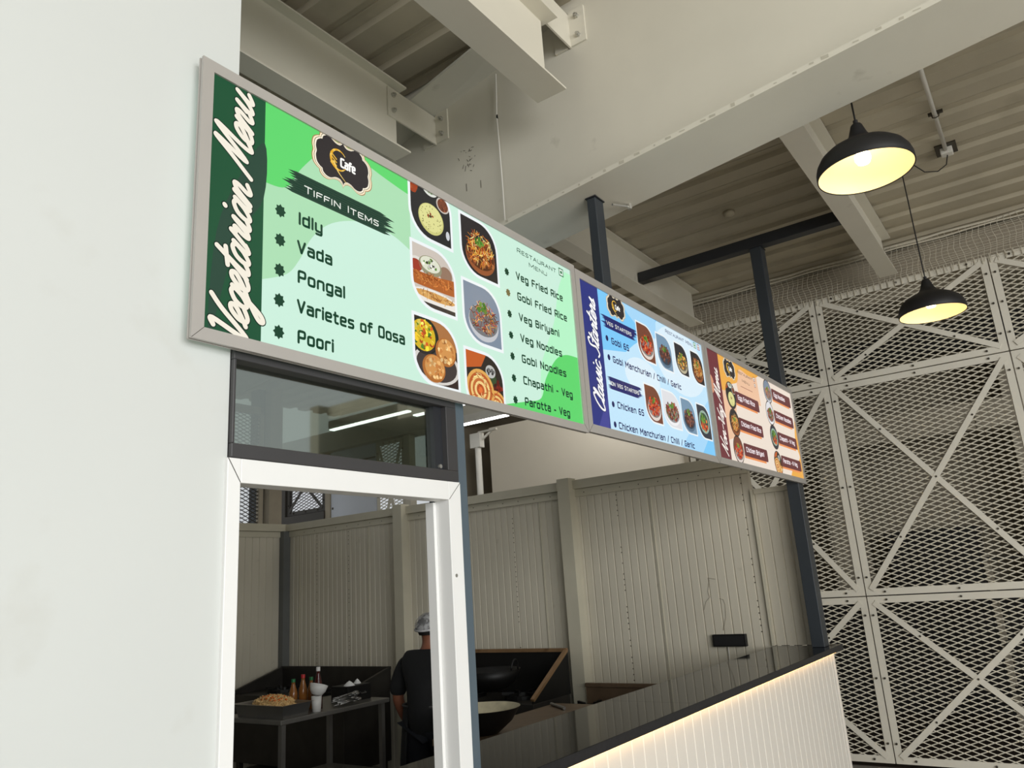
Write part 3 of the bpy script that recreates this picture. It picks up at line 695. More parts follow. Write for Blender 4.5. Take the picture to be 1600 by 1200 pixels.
def scatter(art, cp, r_, cx, cy, rx, ry, pal, n, size, kind, L):
    for k in range(n):
        q = math.sqrt(r_.random()); t_ = r_.uniform(0, 6.283); x = cx + rx * q * math.cos(t_); y_ = cy + ry * q * math.sin(t_); col = r_.choice(pal)
        j = r_.uniform(.8, 1.15); col = tuple(min(255, c_ * j) for c_ in col)
        if kind == 'strand':
            an = r_.uniform(0, 3.14); ln_ = size * r_.uniform(1.5, 3.2); b_ = r_.uniform(-.6, .6)
            pts = [(x + ln_ * (i / 3 - .5) * math.cos(an + b_ * i / 3), y_ + ln_ * (i / 3 - .5) * math.sin(an + b_ * i / 3)) for i in range(4)]
            w_ = size * .28
            for p, q2 in zip(pts[:-1], pts[1:]):
                dx, dy = q2[0] - p[0], q2[1] - p[1]; l_ = math.hypot(dx, dy) + 1e-9; nx, ny = -dy / l_ * w_ / 2, dx / l_ * w_ / 2
                pl = clip([(p[0] + nx, p[1] + ny), (p[0] - nx, p[1] - ny), (q2[0] - nx, q2[1] - ny), (q2[0] + nx, q2[1] + ny)], cp)
                art.add(pl, col, L + .002 * k)
        else:
            art.add(clip(blob(r_, x, y_, size * r_.uniform(.6, 1.2)), cp), col, L + .002 * k)
GREENS = [(70, 120, 40), (110, 150, 60)]
def dish(art, kind, u0, v0, u1, v1, seed, L, shape=None):
    """a printed food photo clipped to its leaf-shaped window"""
    r_ = random.Random(seed); w_, h_ = u1 - u0, v1 - v0; cx, cy = (u0 + u1) / 2, (v0 + v1) / 2
    cp = shape or leaf(u0, v0, u1, v1)
    def E(a, b, ra, rb, col, l_): art.add(clip(ellp(u0 + a * w_, v0 + b * h_, ra * w_, rb * h_), cp), col, L + l_)
    def S(a, b, ra, rb, pal, n, size, k_, l_): scatter(art, cp, r_, u0 + a * w_, v0 + b * h_, ra * w_, rb * h_, pal, n, size * w_, k_, L + l_)
    BG = dict(idli=(40, 40, 42), dosa=(206, 196, 186), poori=(58, 46, 42), biryani=(44, 40, 42), noodle=(128, 142, 160), paratha=(52, 46, 40), curry=(120, 70, 52), dark=(44, 44, 50), blue=(120, 150, 175), plain=(225, 226, 230), salad=(52, 56, 66))
    art.add(cp, BG[kind], L)
    if kind == 'idli':
        S(.12, .92, .16, .2, [(176, 70, 30), (200, 96, 50)], 10, .09, 'b', .2); E(.5, .9, .2, .13, (225, 228, 220), .3); E(.5, .9, .15, .09, (190, 196, 180), .5); S(.5, .9, .13, .08, GREENS + [(40, 50, 40)], 12, .025, 'b', .6)
        E(.82, .72, .17, .14, (200, 190, 180), .3); E(.82, .72, .14, .115, (120, 66, 44), .4); S(.82, .72, .12, .1, [(90, 50, 36), (160, 90, 60)], 20, .02, 'b', .5)
        E(.5, .36, .32, .27, (206, 204, 128), .4); E(.5, .38, .29, .24, (224, 222, 150), .5); S(.5, .36, .29, .24, [(120, 120, 70), (160, 156, 90)], 60, .012, 'b', .7); S(.48, .4, .07, .05, [(150, 60, 30), (60, 60, 30)], 9, .025, 'b', .9); E(.92, .2, .05, .08, (205, 208, 214), .5)
    elif kind == 'dosa':
        E(.1, .62, .2, .16, (226, 222, 214), .3); E(.08, .63, .14, .1, (160, 60, 44), .4); E(.42, .7, .28, .17, (150, 148, 120), .4); E(.42, .73, .24, .13, (224, 226, 206), .5); S(.42, .73, .18, .09, GREENS + [(60, 60, 50), (240, 240, 230)], 26, .03, 'b', .6)
        E(.8, .66, .16, .14, (150, 120, 100), .3); E(.5, .14, .62, .17, (236, 232, 226), .45)
        art.add(clip(cr([(u0 - .1 * w_, v0 + .52 * h_), (u0 + .5 * w_, v0 + .55 * h_), (u0 + 1.1 * w_, v0 + .6 * h_), (u0 + 1.1 * w_, v0 + .36 * h_), (u0 + .5 * w_, v0 + .32 * h_), (u0 - .1 * w_, v0 + .34 * h_)], 5, True), cp), (176, 98, 46), L + .7)
        S(.5, .47, .5, .08, [(206, 130, 66), (140, 70, 30), (190, 112, 54)], 70, .05, 'strand', .8); E(.5, .2, .5, .07, (214, 160, 90), .8); S(.5, .2, .45, .05, [(230, 186, 120), (160, 100, 50)], 30, .05, 'strand', .9)
        art.add(clip(rect(u0, v0, u1, v0 + .07 * h_), cp), (60, 54, 52), L + .95)
    elif kind == 'poori':
        art.add(clip(rect(u0 + .3 * w_, v0 + .6 * h_, u1, v1), cp), (172, 116, 70), L + .1); E(.22, .72, .34, .3, (36, 44, 38), .3); E(.2, .72, .28, .25, (214, 180, 40), .4); S(.2, .72, .26, .23, [(240, 214, 60), (226, 190, 50), (250, 230, 110), (200, 90, 40), (80, 120, 40)], 80, .045, 'b', .5)
        E(.5, .3, .55, .3, (214, 210, 204), .25); E(.5, .3, .48, .26, (70, 62, 60), .3)
        for (a, b, ra, rb) in ((.72, .55, .25, .23), (.42, .24, .27, .22)):
            E(a, b, ra, rb, (176, 110, 54), .6); E(a + .02, b + .02, ra * .86, rb * .86, (212, 150, 84), .65); S(a, b, ra * .8, rb * .8, [(230, 176, 110), (190, 124, 66), (240, 200, 140)], 30, .04, 'b', .7)
    elif kind in ('biryani', 'noodle', 'curry', 'dark', 'blue', 'plain'):
        if kind == 'biryani': bowl, pal, k_ = (150, 86, 50), [(226, 150, 50), (240, 190, 90), (200, 110, 40), (180, 70, 30), (250, 220, 150)], 'strand'
        elif kind == 'noodle': bowl, pal, k_ = (196, 198, 204), [(200, 130, 60), (226, 170, 90), (150, 60, 36), (120, 40, 30), (206, 60, 40), (70, 70, 40)], 'strand'
        elif kind == 'curry': bowl, pal, k_ = (226, 214, 206), [(170, 40, 26), (206, 74, 40), (140, 30, 22), (230, 120, 70)], 'b'
        elif kind == 'dark': bowl, pal, k_ = (190, 180, 150), [(120, 50, 30), (220, 150, 60), (90, 60, 40), (240, 190, 90), (90, 120, 50)], 'b'
        elif kind == 'blue': bowl, pal, k_ = (84, 110, 134), [(90, 52, 46), (120, 70, 56), (70, 40, 38), (140, 90, 70)], 'b'
        else: bowl, pal, k_ = (242, 242, 244), [(120, 56, 46), (150, 76, 60), (96, 44, 40), (180, 110, 80), (90, 110, 60)], 'b'
        E(.52, .36, .42, .32, bowl, .2); E(.52, .40, .40, .27, tuple(c_ * .6 for c_ in bowl), .3)
        if kind == 'biryani': 
            S(.52, .3, .38, .1, [(190, 120, 70), (120, 66, 40)], 26, .05, 'b', .35); S(.5, .62, .36, .2, pal, 90, .045, k_, .5)
        S(.52, .46, .37, .26, pal, 130, .05, k_, .6); S(.5, .62, .12, .08, GREENS, 12, .05, 'b', 1.0)
    elif kind == 'paratha':
        art.add(clip([(u0, v1), (u0 + .55 * w_, v1), (u0 + .4 * w_, v1 - .22 * h_), (u0, v1 - .3 * h_)], cp), (196, 96, 44), L + .1); E(.62, .62, .2, .12, (60, 80, 50), .15); E(.66, .74, .14, .11, (190, 190, 186), .2); S(.66, .74, .1, .08, [(60, 60, 60), (120, 120, 116)], 16, .03, 'b', .3); S(.85, .5, .12, .1, [(120, 40, 30), (90, 34, 26)], 14, .05, 'b', .2)
        for (a, b, ra) in ((.78, .16, .3), (.35, .38, .38)):
            for i, f in enumerate((1, .84, .7, .56, .42, .28, .14)):
                E(a, b, ra * f, ra * f * .92, [(226, 170, 90), (186, 96, 48), (240, 204, 130), (196, 112, 60), (244, 210, 140), (190, 90, 44), (230, 120, 60)][i], .3 + .05 * i + (.4 if a < .5 else 0))
            S(a, b, ra * .8, ra * .75, [(250, 220, 150), (170, 80, 40)], 30, .05, 'strand', .75 + (.4 if a < .5 else 0))
    elif kind == 'salad':
        E(.5, .5, .42, .36, (150, 176, 160), .2); E(.5, .5, .33, .28, (60, 80, 70), .3); S(.5, .42, .26, .2, [(206, 80, 40), (226, 130, 60), (170, 50, 30)], 30, .07, 'b', .5); S(.45, .62, .22, .14, GREENS, 24, .06, 'b', .6)
def food_picture(mk, sign, kind, u0, v0, u1, v1, seed, L, border=0.012):
    a = mk(); a.add(leaf(u0 - border, v0 - border, u1 + border, v1 + border), (240, 246, 248), L)
    dish(a, kind, u0, v0, u1, v1, seed, L + .5); a.build('food_picture', sign)
def board(label, x0, x1, z0, z1, ins, y=1.6):
    t = thing('menu_board', label, 'sign', ((x0 + x1) / 2, y + 0.02, z0), 'backlit menu boards above the counter')
    fw2 = ins
    f = MB()
    def ring(a, b, ya, yb, mb):
        mb.box(x0 + a, x1 - a, ya, yb, z0 + a, z0 + b); mb.box(x0 + a, x1 - a, ya, yb, z1 - b, z1 - a)
        mb.box(x0 + a, x0 + b, ya, yb, z0 + b, z1 - b); mb.box(x1 - b, x1 - a, ya, yb, z0 + b, z1 - b)
    ring(0.0, fw2, y + 0.0, y + 0.008, f); ring(0.002, 0.010, y + 0.0085, y + 0.014, f); ring(0.0, 0.012, y + 0.0145, y + 0.0195, f)
    f.build('frame', alu, t)
    jn = MB()
    for (a, b, sx, sz) in ((x0, z0, 1, 1), (x1, z0, -1, 1)): jn.bar((a + sx * .001, y - .0002, b + sz * .001), (a + sx * fw2, y - .0002, b + sz * fw2), 0.0012, 0.0006, (0, 1, 0))
    jn.build('mitre_joint', boltm, t)
    ar = rect(ins, ins - 0.008, x1 - x0 - ins * .8, z1 - z0 - ins)
    mk = lambda: Art(x0, z0, y + 0.0062, None)
    def mkc(): return Art(x0, z0, y + 0.0062, ar)
    return t, mkc, ar
def panel(mkc, t, ar, base):
    a = mkc(); a.add(ar, base, 0); return a
# --- green board
t, mk, ar = board('large green backlit menu board with Vegetarian Menu down its left side', 0.978, 2.862, 2.366, 3.152, 0.033)
a = panel(mk, t, ar, (205, 240, 222))
def region(a, pts, col, L, c=None):
    c = c or (sum(p[0] for p in pts) / len(pts), sum(p[1] for p in pts) / len(pts)); fan(a, pts, c, col, L)
G1 = (98, 216, 112); G2 = (174, 224, 182); G3 = (184, 246, 202)
top = cr([(.2, .50), (.275, .515), (.33, .60), (.40, .68), (.5, .735), (.605, .726), (.663, .716), (.787, .70), (.9, .70)], 6)
low = cr([(.2, .21), (.28, .25), (.323, .306), (.369, .392), (.441, .463), (.545, .509), (.65, .52), (.716, .515), (.79, .49)], 6)
for p, q in zip(low[:-1], low[1:]): a.add([p, q, (q[0], .76), (p[0], .76)], G2, .4)
for p, q in zip(top[:-1], top[1:]): a.add([p, q, (q[0], .76), (p[0], .76)], G1, .8)
rb = cr([(1.85, .335), (1.75, .327), (1.664, .287), (1.576, .189), (1.53, .10), (1.43, .07), (1.285, .036), (1.26, .02)], 6)
md = cr([(1.80, .73), (1.736, .628), (1.681, .468), (1.60, .33), (1.554, .25), (1.534, .157), (1.53, .02)], 6)
for p, q in zip(md[:-1], md[1:]): a.add([p, q, (1.86, q[1]), (1.86, p[1])], G3, .4)
for p, q in zip(rb[:-1], rb[1:]): a.add([p, q, (q[0], .02), (p[0], .02)], G1, .8)
a.add(rect(.03, .02, .2, .76), (32, 84, 56), 1.2)
a.add(cr([(.05, .02), (.12, .3), (.2, .45), (.2, .62), (.13, .5), (.06, .3)], 5, True), (44, 74, 60), 1.4)
a.build('backlit_panel', t)
a = mk(); script(a, 'Vegetarian Menu', .030, .745, .158, .108, .0135, (246, 240, 224), (22, 44, 34), 2.2); a.build('title_lettering', t)
cafe_badge(t, mk, .489, .685, .124, .082, 1.6)
DG = (28, 68, 48)
brush_banner(mk, t, .258, .72, .508, .578, 'TIFFIN ITEMS', .34, .638, .524, .024, (36, 66, 52), 1.6, 3)
for txt, u0, u1, b, bu in (('Idly', .319, .407, .414, (.256, .433)), ('Vada', .314, .444, .325, (.256, .344)), ('Pongal', .317, .493, .235, (.256, .254)), ('Varietes of Dosa', .315, .746, .146, (.256, .166)), ('Poori', .318, .448, .057, (.256, .075))):
    menu_item(mk, t, txt, u0, u1, b, .041, DG, 1.6, bu, DG, .021)
for i, (k_, q) in enumerate((('idli', (.795, .571, 1.004, .79)), ('dosa', (.795, .311, 1.009, .53)), ('poori', (.793, .043, 1.007, .265)), ('biryani', (1.067, .515, 1.281, .738)), ('noodle', (1.063, .247, 1.278, .47)), ('paratha', (1.057, -.02, 1.27, .203)))):
    food_picture(mk, t, k_, q[0], q[1], q[2], q[3], 20 + i, 1.6)
a = mk(); smallcaps(a, 'RESTAURANT', 1.432, 1.727, .701, .022, DG, 1.6); smallcaps(a, 'MENU', 1.515, 1.648, .662, .021, DG, 1.6); a.build('heading_lettering', t)
def diet_mark(mk, t, u, v, s_, col, L, tri=False):
    a = mk(); a.add(rect(u - s_, v - s_, u + s_, v + s_), col, L); a.add(rect(u - s_ * .74, v - s_ * .74, u + s_ * .74, v + s_ * .74), (235, 250, 240), L + .4)
    a.add([(u - s_ * .5, v - s_ * .4), (u + s_ * .5, v - s_ * .4), (u, v + s_ * .5)] if tri else ellp(u, v, s_ * .42, s_ * .42, 14), col, L + .8); a.build('diet_mark', t)
diet_mark(mk, t, 1.772, .718, .019, (20, 110, 60), 1.6)
for i, (txt, u1, b) in enumerate((('Veg Fried Rice', 1.767, .576), ('Gobi Fried Rice', 1.788, .487), ('Veg Biriyani', 1.711, .398), ('Veg Noodles', 1.72, .310), ('Gobi Noodles', 1.741, .224), ('Chapathi - Veg', 1.779, .136), ('Parotta - Veg', 1.744, .050))):
    menu_item(mk, t, txt, 1.410, u1, b, .035, DG, 1.6, (1.347, b + .013), DG if i != 1 else (120, 110, 70), .018)
# --- blue board
t, mk, ar = board('sky blue backlit menu board with Classic Starters down its navy edge', 2.866, 4.402, 2.373, 3.141, 0.038)
a = panel(mk, t, ar, (196, 232, 254))
B1 = (126, 204, 252); B2 = (168, 218, 252); B3 = (222, 242, 254)
a.add([(.2, .76), (.9, .76), (.75, .62), (.55, .52), (.45, .46), (.2, .42)], B1, .4); a.add([(.4, .76), (.86, .76), (.84, .62), (.7, .6), (.52, .68)], B2, .8)
fan(a, ellp(.62, .36, .2, .1), (.62, .36), B3, .5); fan(a, ellp(1.15, .55, .35, .2), (1.15, .55), B3, .5)
a.add([(1.25, .03), (1.53, .03), (1.53, .24), (1.4, .15)], B1, .4); a.add([(1.0, .03), (1.3, .03), (1.5, .2), (1.53, .4), (1.3, .25)], B2, .6)
a.add(rect(.03, .02, .212, .75), (48, 56, 128), 1.2); a.add([(.09, .02), (.2, .02), (.212, .2)], (70, 72, 150), 1.4)
a.build('backlit_panel', t)
a = mk(); script(a, 'Classic Starters', .12, .66, .172, .094, .0105, (250, 250, 252), (24, 26, 70), 2.2); a.build('title_lettering', t)
cafe_badge(t, mk, .392, .68, .098, .062, 1.6)
NV = (34, 38, 92)
brush_banner(mk, t, .215, .618, .545, .605, 'VEG STARTERS', .275, .535, .562, .022, (40, 44, 106), 1.6, 5)
brush_banner(mk, t, .222, .60, .236, .295, 'NON VEG STARTERS', .24, .548, .255, .022, (40, 44, 106), 1.6, 8)
for txt, u0, u1, b, bu in (('Gobi 65', .306, .49, .470, (.263, .490)), ('Gobi Manchurian / Chilli / Garlic', .302, 1.105, .376, (.263, .394)), ('Chicken 65', .30, .58, .150, (.258, .163)), ('Chicken Manchurian / Chilli / Garlic', .294, 1.192, .050, (.257, .066))):
    menu_item(mk, t, txt, u0, u1, b, .034, NV, 1.6, bu, NV, .015, False)
for i, (k_, q) in enumerate((('curry', (.606, .466, .797, .661)), ('blue', (.84, .465, 1.023, .654)), ('dark', (1.078, .477, 1.246, .655)), ('biryani', (1.308, .466, 1.478, .654)), ('curry', (.618, .138, .80, .327)), ('plain', (.829, .142, 1.044, .332)), ('blue', (1.072, .138, 1.255, .327)), ('salad', (1.296, .134, 1.479, .328)))):
    food_picture(mk, t, k_, q[0], q[1], q[2], q[3], 40 + i, 1.6, 0.009)
a = mk(); smallcaps(a, 'RESTAURANT MENU', .978, 1.36, .688, .022, (60, 66, 110), 1.6); a.build('heading_lettering', t)
diet_mark(mk, t, 1.395, .705, .018, (30, 130, 80), 1.6); diet_mark(mk, t, 1.452, .705, .018, (170, 40, 80), 1.6, True)
# --- orange board
t, mk, ar = board('orange backlit menu board with Non-Veg Menu on a maroon edge, farthest', 4.406, 6.262, 2.376, 3.144, 0.038)
a = panel(mk, t, ar, (240, 226, 212))
O1 = (240, 176, 78); O2 = (240, 196, 162)
a.add(cr([(.2, .76), (1.0, .76), (.95, .70), (.8, .69), (.62, .70), (.55, .60), (.42, .56), (.3, .5), (.2, .52)], 5, True), O1, .4)
a.add([(.5, .76), (.98, .76), (1.0, .5), (.55, .48)], O2, .3); a.add([(.2, .52), (.5, .5), (.38, .2), (.2, .16)], O2, .3)
a.add(cr([(1.84, .5), (1.78, .42), (1.75, .3), (1.8, .2), (1.6, .12), (1.5, .02), (1.84, .02)], 5, True), O1, .4)
a.add(rect(.04, .02, .232, .735), (112, 50, 58), 1.2); fan(a, ellp(.05, .50, .05, .06), (.05, .5), (214, 150, 120), 1.4)
a.build('backlit_panel', t)
a = mk(); script(a, 'Non-Veg Menu', .06, .62, .188, .094, .0105, (246, 236, 228), (70, 26, 34), 2.2); a.build('title_lettering', t)
cafe_badge(t, mk, .425, .667, .112, .072, 1.6)
a = mk(); smallcaps(a, 'RESTAURANT', .58, .885, .668, .021, (80, 60, 54), 1.6); smallcaps(a, 'MENU', .655, .805, .618, .02, (80, 60, 54), 1.6); a.add(rect(.61, .578, .85, .582), (150, 90, 80), 1.6); a.build('heading_lettering', t)
diet_mark(mk, t, .925, .685, .017, (150, 50, 50), 1.6, True); diet_mark(mk, t, .925, .640, .015, (150, 50, 50), 1.6, True)
MR = (104, 52, 56)
for i, (txt, u0, u1, v0, v1, pc) in enumerate((('Egg Fried Rice', .47, .945, .442, .526, (.385, .479)), ('Chicken Fried Rice', .465, .95, .262, .346, (.385, .297)), ('Chicken Biriyani', .49, .975, .092, .178, (.385, .120)), ('Egg Noodles', 1.308, 1.78, .60, .688, (1.21, .645)), ('Chicken Noodles', 1.288, 1.77, .433, .518, (1.19, .478)), ('Chapathi - N Veg', 1.293, 1.78, .264, .352, (1.205, .300)), ('Parotta - N Veg', 1.292, 1.795, .092, .176, (1.205, .105)))):
    a = mk(); r_ = .016
    a.add(rect(u0, v0 - .014, u1 - .05, v0 + .02), (240, 150, 90), 1.5)
    rp = []
    for (cx, cy, a0) in ((u1 - r_, v1 - r_, 0), (u0 + r_, v1 - r_, 90), (u0 + r_, v0 + r_, 180), (u1 - r_, v0 + r_, 270)): rp += [(cx + r_ * math.cos(R(a0 + k * 22.5)), cy + r_ * math.sin(R(a0 + k * 22.5))) for k in range(5)]
    a.add(rp, MR, 1.9); o = a.build('menu_tab', t)
    b = mk(); wd = {0: .34, 1: .4, 2: .36, 3: .28, 4: .38, 5: .38, 6: .36}[i]; text(b, txt, u0 + .045, u0 + .045 + wd, v0 + .030, .034, (248, 236, 240), 2.3); b.build('lettering', o)
    c_ = mk(); cp = ellp(pc[0], pc[1], .085, .085, 26); c_.add(ellp(pc[0], pc[1], .093, .093, 26), (70, 60, 56), 2.4)
    kk = ['idli', 'biryani', 'curry', 'noodle', 'plain', 'salad', 'paratha'][i]
    dish(c_, kk, pc[0] - .09, pc[1] - .09, pc[0] + .09, pc[1] + .09, 60 + i, 2.6, cp); c_.build('food_picture', t)

# ------------------------------------------------------------------ pendant lamps
def pendant(label, x, y, z, ztop, group='black dome pendant lamps'):
    t = thing('pendant_lamp', label, 'lamp', (x, y, z), group)
    prof = [(.210, 0), (.2125, .014), (.2115, .034), (.204, .060), (.186, .090), (.158, .114), (.122, .134), (.086, .150), (.058, .170), (.042, .196), (.033, .224), (.026, .246), (.022, .252), (.012, .254), (.0, .254)]
    MB().lathe([(r_, z + h) for r_, h in prof], (x, y, 0), 56).build('lamp_shade', lampb, t, smooth=True)
    inner = [(.207, .001), (.204, .03), (.194, .054), (.175, .083), (.147, .109), (.112, .129), (.06, .142), (.0, .145)]
    MB().lathe([(r_, z + h) for r_, h in inner], (x, y, 0), 56).build('shade_lining', lampi, t, smooth=True)
    MB().lathe([(.2075, z), (.2115, z - .002), (.2125, z + .003), (.2105, z + .006)], (x, y, 0), 56).build('rim', lampb, t, smooth=True)
    MB().lathe([(.02, z + .14), (.02, z + .11), (.034, z + .09), (.036, z + .07), (.027, z + .05), (.0, z + .045)], (x, y, 0), 20).build('bulb', bulbm, t, smooth=True)
    MB().tube([(x, y, z + .25), (x, y, z + .275)], 0.011, 10).build('cord_grip', lampb, t)
    MB().tube([(x, y, z + .27), (x, y, ztop)], 0.0042, 8).build('cord', cordm, t)
    return t
pendant('black dome pendant lamp nearest the girder, larger of the two lit lamps', 3.62, 0.432, 3.50, 4.69)
p2 = pendant('black dome pendant lamp farther back against the mesh panels', 5.80, 0.462, 3.375, 4.665)
jb = thing('junction_box', 'white junction box and conduit on the ceiling behind the front lamp', 'junction box', (6.06, .17, 4.6))
MB().box(6.03, 6.10, .13, .21, 4.615, 4.668).build('box', pipew, jb, bevel=0.006)
MB().tube([(3.6, .165, 4.645), (6.03, .172, 4.645)], 0.014, 10).build('conduit', pipew, jb, smooth=True)
for x in (4.3, 5.46): MB().box(x, x + .02, .12, .21, 4.648, 4.668).tube([(x + .01, .145, 4.65), (x + .01, .15, 4.628), (x + .01, .17, 4.622), (x + .01, .187, 4.628), (x + .01, .19, 4.65)], .004, 6).build('saddle_clip', boltm, jb)
MB().box(5.98, 6.16, .10, .24, 4.662, 4.672).build('mounting_plate', boltm, jb)
MB().tube([(6.06, .17, 4.611), (6.06, .19, 4.54), (6.02, .25, 4.49), (5.96, .33, 4.49), (5.90, .39, 4.55), (5.84, .44, 4.60), (5.80, .462, 4.66)], 0.004, 8).build('feed_cable', cordm, p2, smooth=True)
sd = thing('smoke_detector', 'small round detector on the ceiling deck above the blue board', 'detector', (5.92, 1.78, 4.64))
MB().lathe([(.0, 4.628), (.03, 4.63), (.045, 4.645), (.05, 4.672), (0, 4.672)], (5.92, 1.78, 0), 20).build('housing', deckm, sd, smooth=True)
hw = thing('hanging_cable', 'thin pale cable hanging down the big girder above the green board', 'cable', (3.25, 2.25, 3.7))
MB().tube([(3.285, 2.25, 4.74), (3.29, 2.26, 4.6), (3.285, 2.265, 4.45), (3.275, 2.255, 4.3), (3.26, 2.24, 4.0), (3.245, 2.23, 3.7), (3.24, 2.225, 3.5)], .0045, 6).build('cable', pipew, hw)
MB().tube([(3.287, 2.264, 4.465), (3.285, 2.262, 4.44)], .006, 6).build('splice', cordm, hw)
hc2 = thing('hanging_cable', 'thin dark wire hanging from the girder left of the short slate post', 'cable', (3.5, 1.83, 3.2))
MB().tube([(3.47, 1.815, 3.66), (3.475, 1.82, 3.4), (3.48, 1.815, 3.1)], .003, 6).build('cable', cordm, hc2)
rod = thing('threaded_rod', 'short bright threaded rod under the girder next to the slate post', 'rod', (3.45, 1.58, 3.68))
MB().tube([(3.335, 1.60, 3.650), (3.47, 1.555, 3.672)], .006, 8).build('rod', zinc, rod)
MB().tube([(3.455, 1.56, 3.655), (3.455, 1.56, 3.69)], .013, 6).build('nut', zinc, rod)

# ------------------------------------------------------------------ kitchen lights
def led(label, x, y0, y1, z):
    t = thing('linear_light', label, 'lamp', (x, (y0 + y1) / 2, z), 'white linear LED lights over the kitchen')
    MB().box(x - .035, x + .035, y0, y1, z, z + .085).build('housing', pipew, t)
    MB().box(x - .03, x + .03, y0 + .01, y1 - .01, z - .012, z - .0005).build('light_tube', tubem, t)
    for y in (y0 + .15, y1 - .15): MB().tube([(x, y, z + .085), (x, y, 4.93)], .003, 6).build('hanger', zinc, t)
led('white linear LED light seen whole through the transom glass', 5.30, 4.90, 6.02, 3.45)
led('white linear LED light cut off by the right edge of the transom glass', 5.49, 4.2, 5.02, 3.45)
led('white linear LED light right of the slate blue post', 6.22, 4.40, 5.2, 3.45)

# ------------------------------------------------------------------ kitchen furniture
tsteel = M('table_steel', (128, 125, 120), 0.34, 0.55, var=0.08)
wt = thing('work_table', 'dark steel work table with lower shelf seen through the doorway', 'table', (4.64, 5.58, 0))
MB().box(4.06, 5.23, 5.19, 5.97, .835, .87).build('table_top', tsteel, wt, bevel=0.004)
for (a, b) in ((4.09, 5.22), (5.16, 5.22), (4.09, 5.90), (5.16, 5.90)): MB().box(a, a + .04, b, b + .04, 0, .835).build('leg', tsteel, wt)
MB().box(4.10, 5.19, 5.23, 5.93, .28, .30).build('lower_shelf', tsteel, wt)
pt = thing('hotel_pan', 'rectangular steel pan heaped with fried rice at the table corner', 'pan', (4.22, 5.5, .87))
def tray(x0, x1, y0, y1, z0, z1, mat, par, fl=.02):
    m = MB(); s_ = .02
    m.add([(x0 + s_, y0 + s_, z0), (x1 - s_, y0 + s_, z0), (x1 - s_, y1 - s_, z0), (x0 + s_, y1 - s_, z0), (x0, y0, z1), (x1, y0, z1), (x1, y1, z1), (x0, y1, z1), (x0 - fl, y0 - fl, z1), (x1 + fl, y0 - fl, z1), (x1 + fl, y1 + fl, z1), (x0 - fl, y1 + fl, z1)],
          [(0, 1, 2, 3), (0, 1, 5, 4), (1, 2, 6, 5), (2, 3, 7, 6), (3, 0, 4, 7), (4, 5, 9, 8), (5, 6, 10, 9), (6, 7, 11, 10), (7, 4, 8, 11)])
    return m.build('pan_body', mat, par)
tray(4.09, 4.37, 5.21, 5.82, .8705, .97, steel, pt)
ricem = M('fried_rice', (226, 190, 130), 0.6, var=0.25, scale=45)
rb_ = MB(); rr = random.Random(5)
rb_.ell((4.23, 5.50, .941), .113, .22, .069, 20, 10)
for k in range(420):
    q = math.sqrt(rr.random()); t_ = rr.uniform(0, 6.283); x = 4.23 + .12 * q * math.cos(t_); y = 5.5 + .23 * q * math.sin(t_); z = .945 + .078 * math.sqrt(max(0, 1 - q * q)); d = Vector((rr.uniform(-1, 1), rr.uniform(-1, 1), rr.uniform(-.3, .8))).normalized() * .014
    rb_.bar(Vector((x, y, z)) - d, Vector((x, y, z)) + d, .004, .004)
ro = rb_.build('fried_rice', ricem); tag(ro, 'heap of golden fried rice in the steel pan', 'rice', None, 'stuff')
carm = M('carrot_orange', (214, 110, 40), 0.6); cb = MB()
for k in range(40):
    q = math.sqrt(rr.random()) * .8; t_ = rr.uniform(0, 6.283); cb.box(*sum([[4.23 + .12 * q * math.cos(t_) + a for a in (-.006, .006)], [5.5 + .23 * q * math.sin(t_) + a for a in (-.006, .006)], [.945 + .08 * math.sqrt(1 - q * q) + a for a in (-.005, .006)]], []))
cb.build('carrot_bits', carm, ro, kind='stuff')
def bottle(label, x, y, z, h, r, body, cap):
    t = thing('sauce_bottle', label, 'bottle', (x, y, z))
    MB().lathe([(0, z + .0005), (r, z + .0005), (r, z + h * .55), (r * .9, z + h * .62), (r * .42, z + h * .84), (r * .40, z + h * .90), (0, z + h * .90)], (x, y, 0), 18).build('bottle_body', body, t, smooth=True)
    MB().lathe([(0, z + h * .90), (r * .5, z + h * .90), (r * .5, z + h), (0, z + h)], (x, y, 0), 14).build('cap', cap, t)
amber = M('amber_sauce', (140, 88, 40), .2); darkred = M('dark_red_sauce', (70, 16, 14), .2); redp = M('red_plastic', (180, 30, 34), .4); greenp = M('green_plastic', (20, 110, 60), .4); whitep = M('white_plastic_tub', (214, 212, 208), .5)
bottle('tall dark red sauce bottle with white cap on the steel table', 4.59, 5.385, .87, .33, .035, darkred, whitep)
bottle('amber sauce bottle with red cap beside the white tubs', 4.50, 5.47, .87, .28, .035, amber, redp)
bottle('amber sauce bottle with green cap, left of the red-capped one', 4.44, 5.52, .87, .25, .035, amber, greenp)
bottle('amber sauce bottle with green cap, between red and white capped bottles', 4.585, 5.467, .87, .25, .033, amber, greenp)
tub = thing('plastic_tub', 'white plastic tub standing beside the rice pan', 'tub', (4.47, 5.27, .87))
MB().lathe([(0, .8705), (.035, .8705), (.042, .99), (.0385, .99), (.034, .90), (0, .90)], (4.47, 5.265, 0), 18).build('tub_body', whitep, tub, smooth=True)
sc = thing('serving_scoop', 'white bowl tilted on top of the plastic tub', 'bowl', (4.47, 5.265, .99))
MB().lathe([(.0, 0), (.04, .005), (.065, .04), (.075, .085), (.07, .085), (.058, .045), (.036, .012), (0, .01)], (4.47, 5.265, .993), 22, Matrix.Rotation(R(18), 3, 'Y')).build('bowl_shell', whitep, sc, smooth=True)
bx = thing('seasoning_box', 'black metal seasoning box near the far end of the steel table', 'box', (5.05, 5.42, .87))
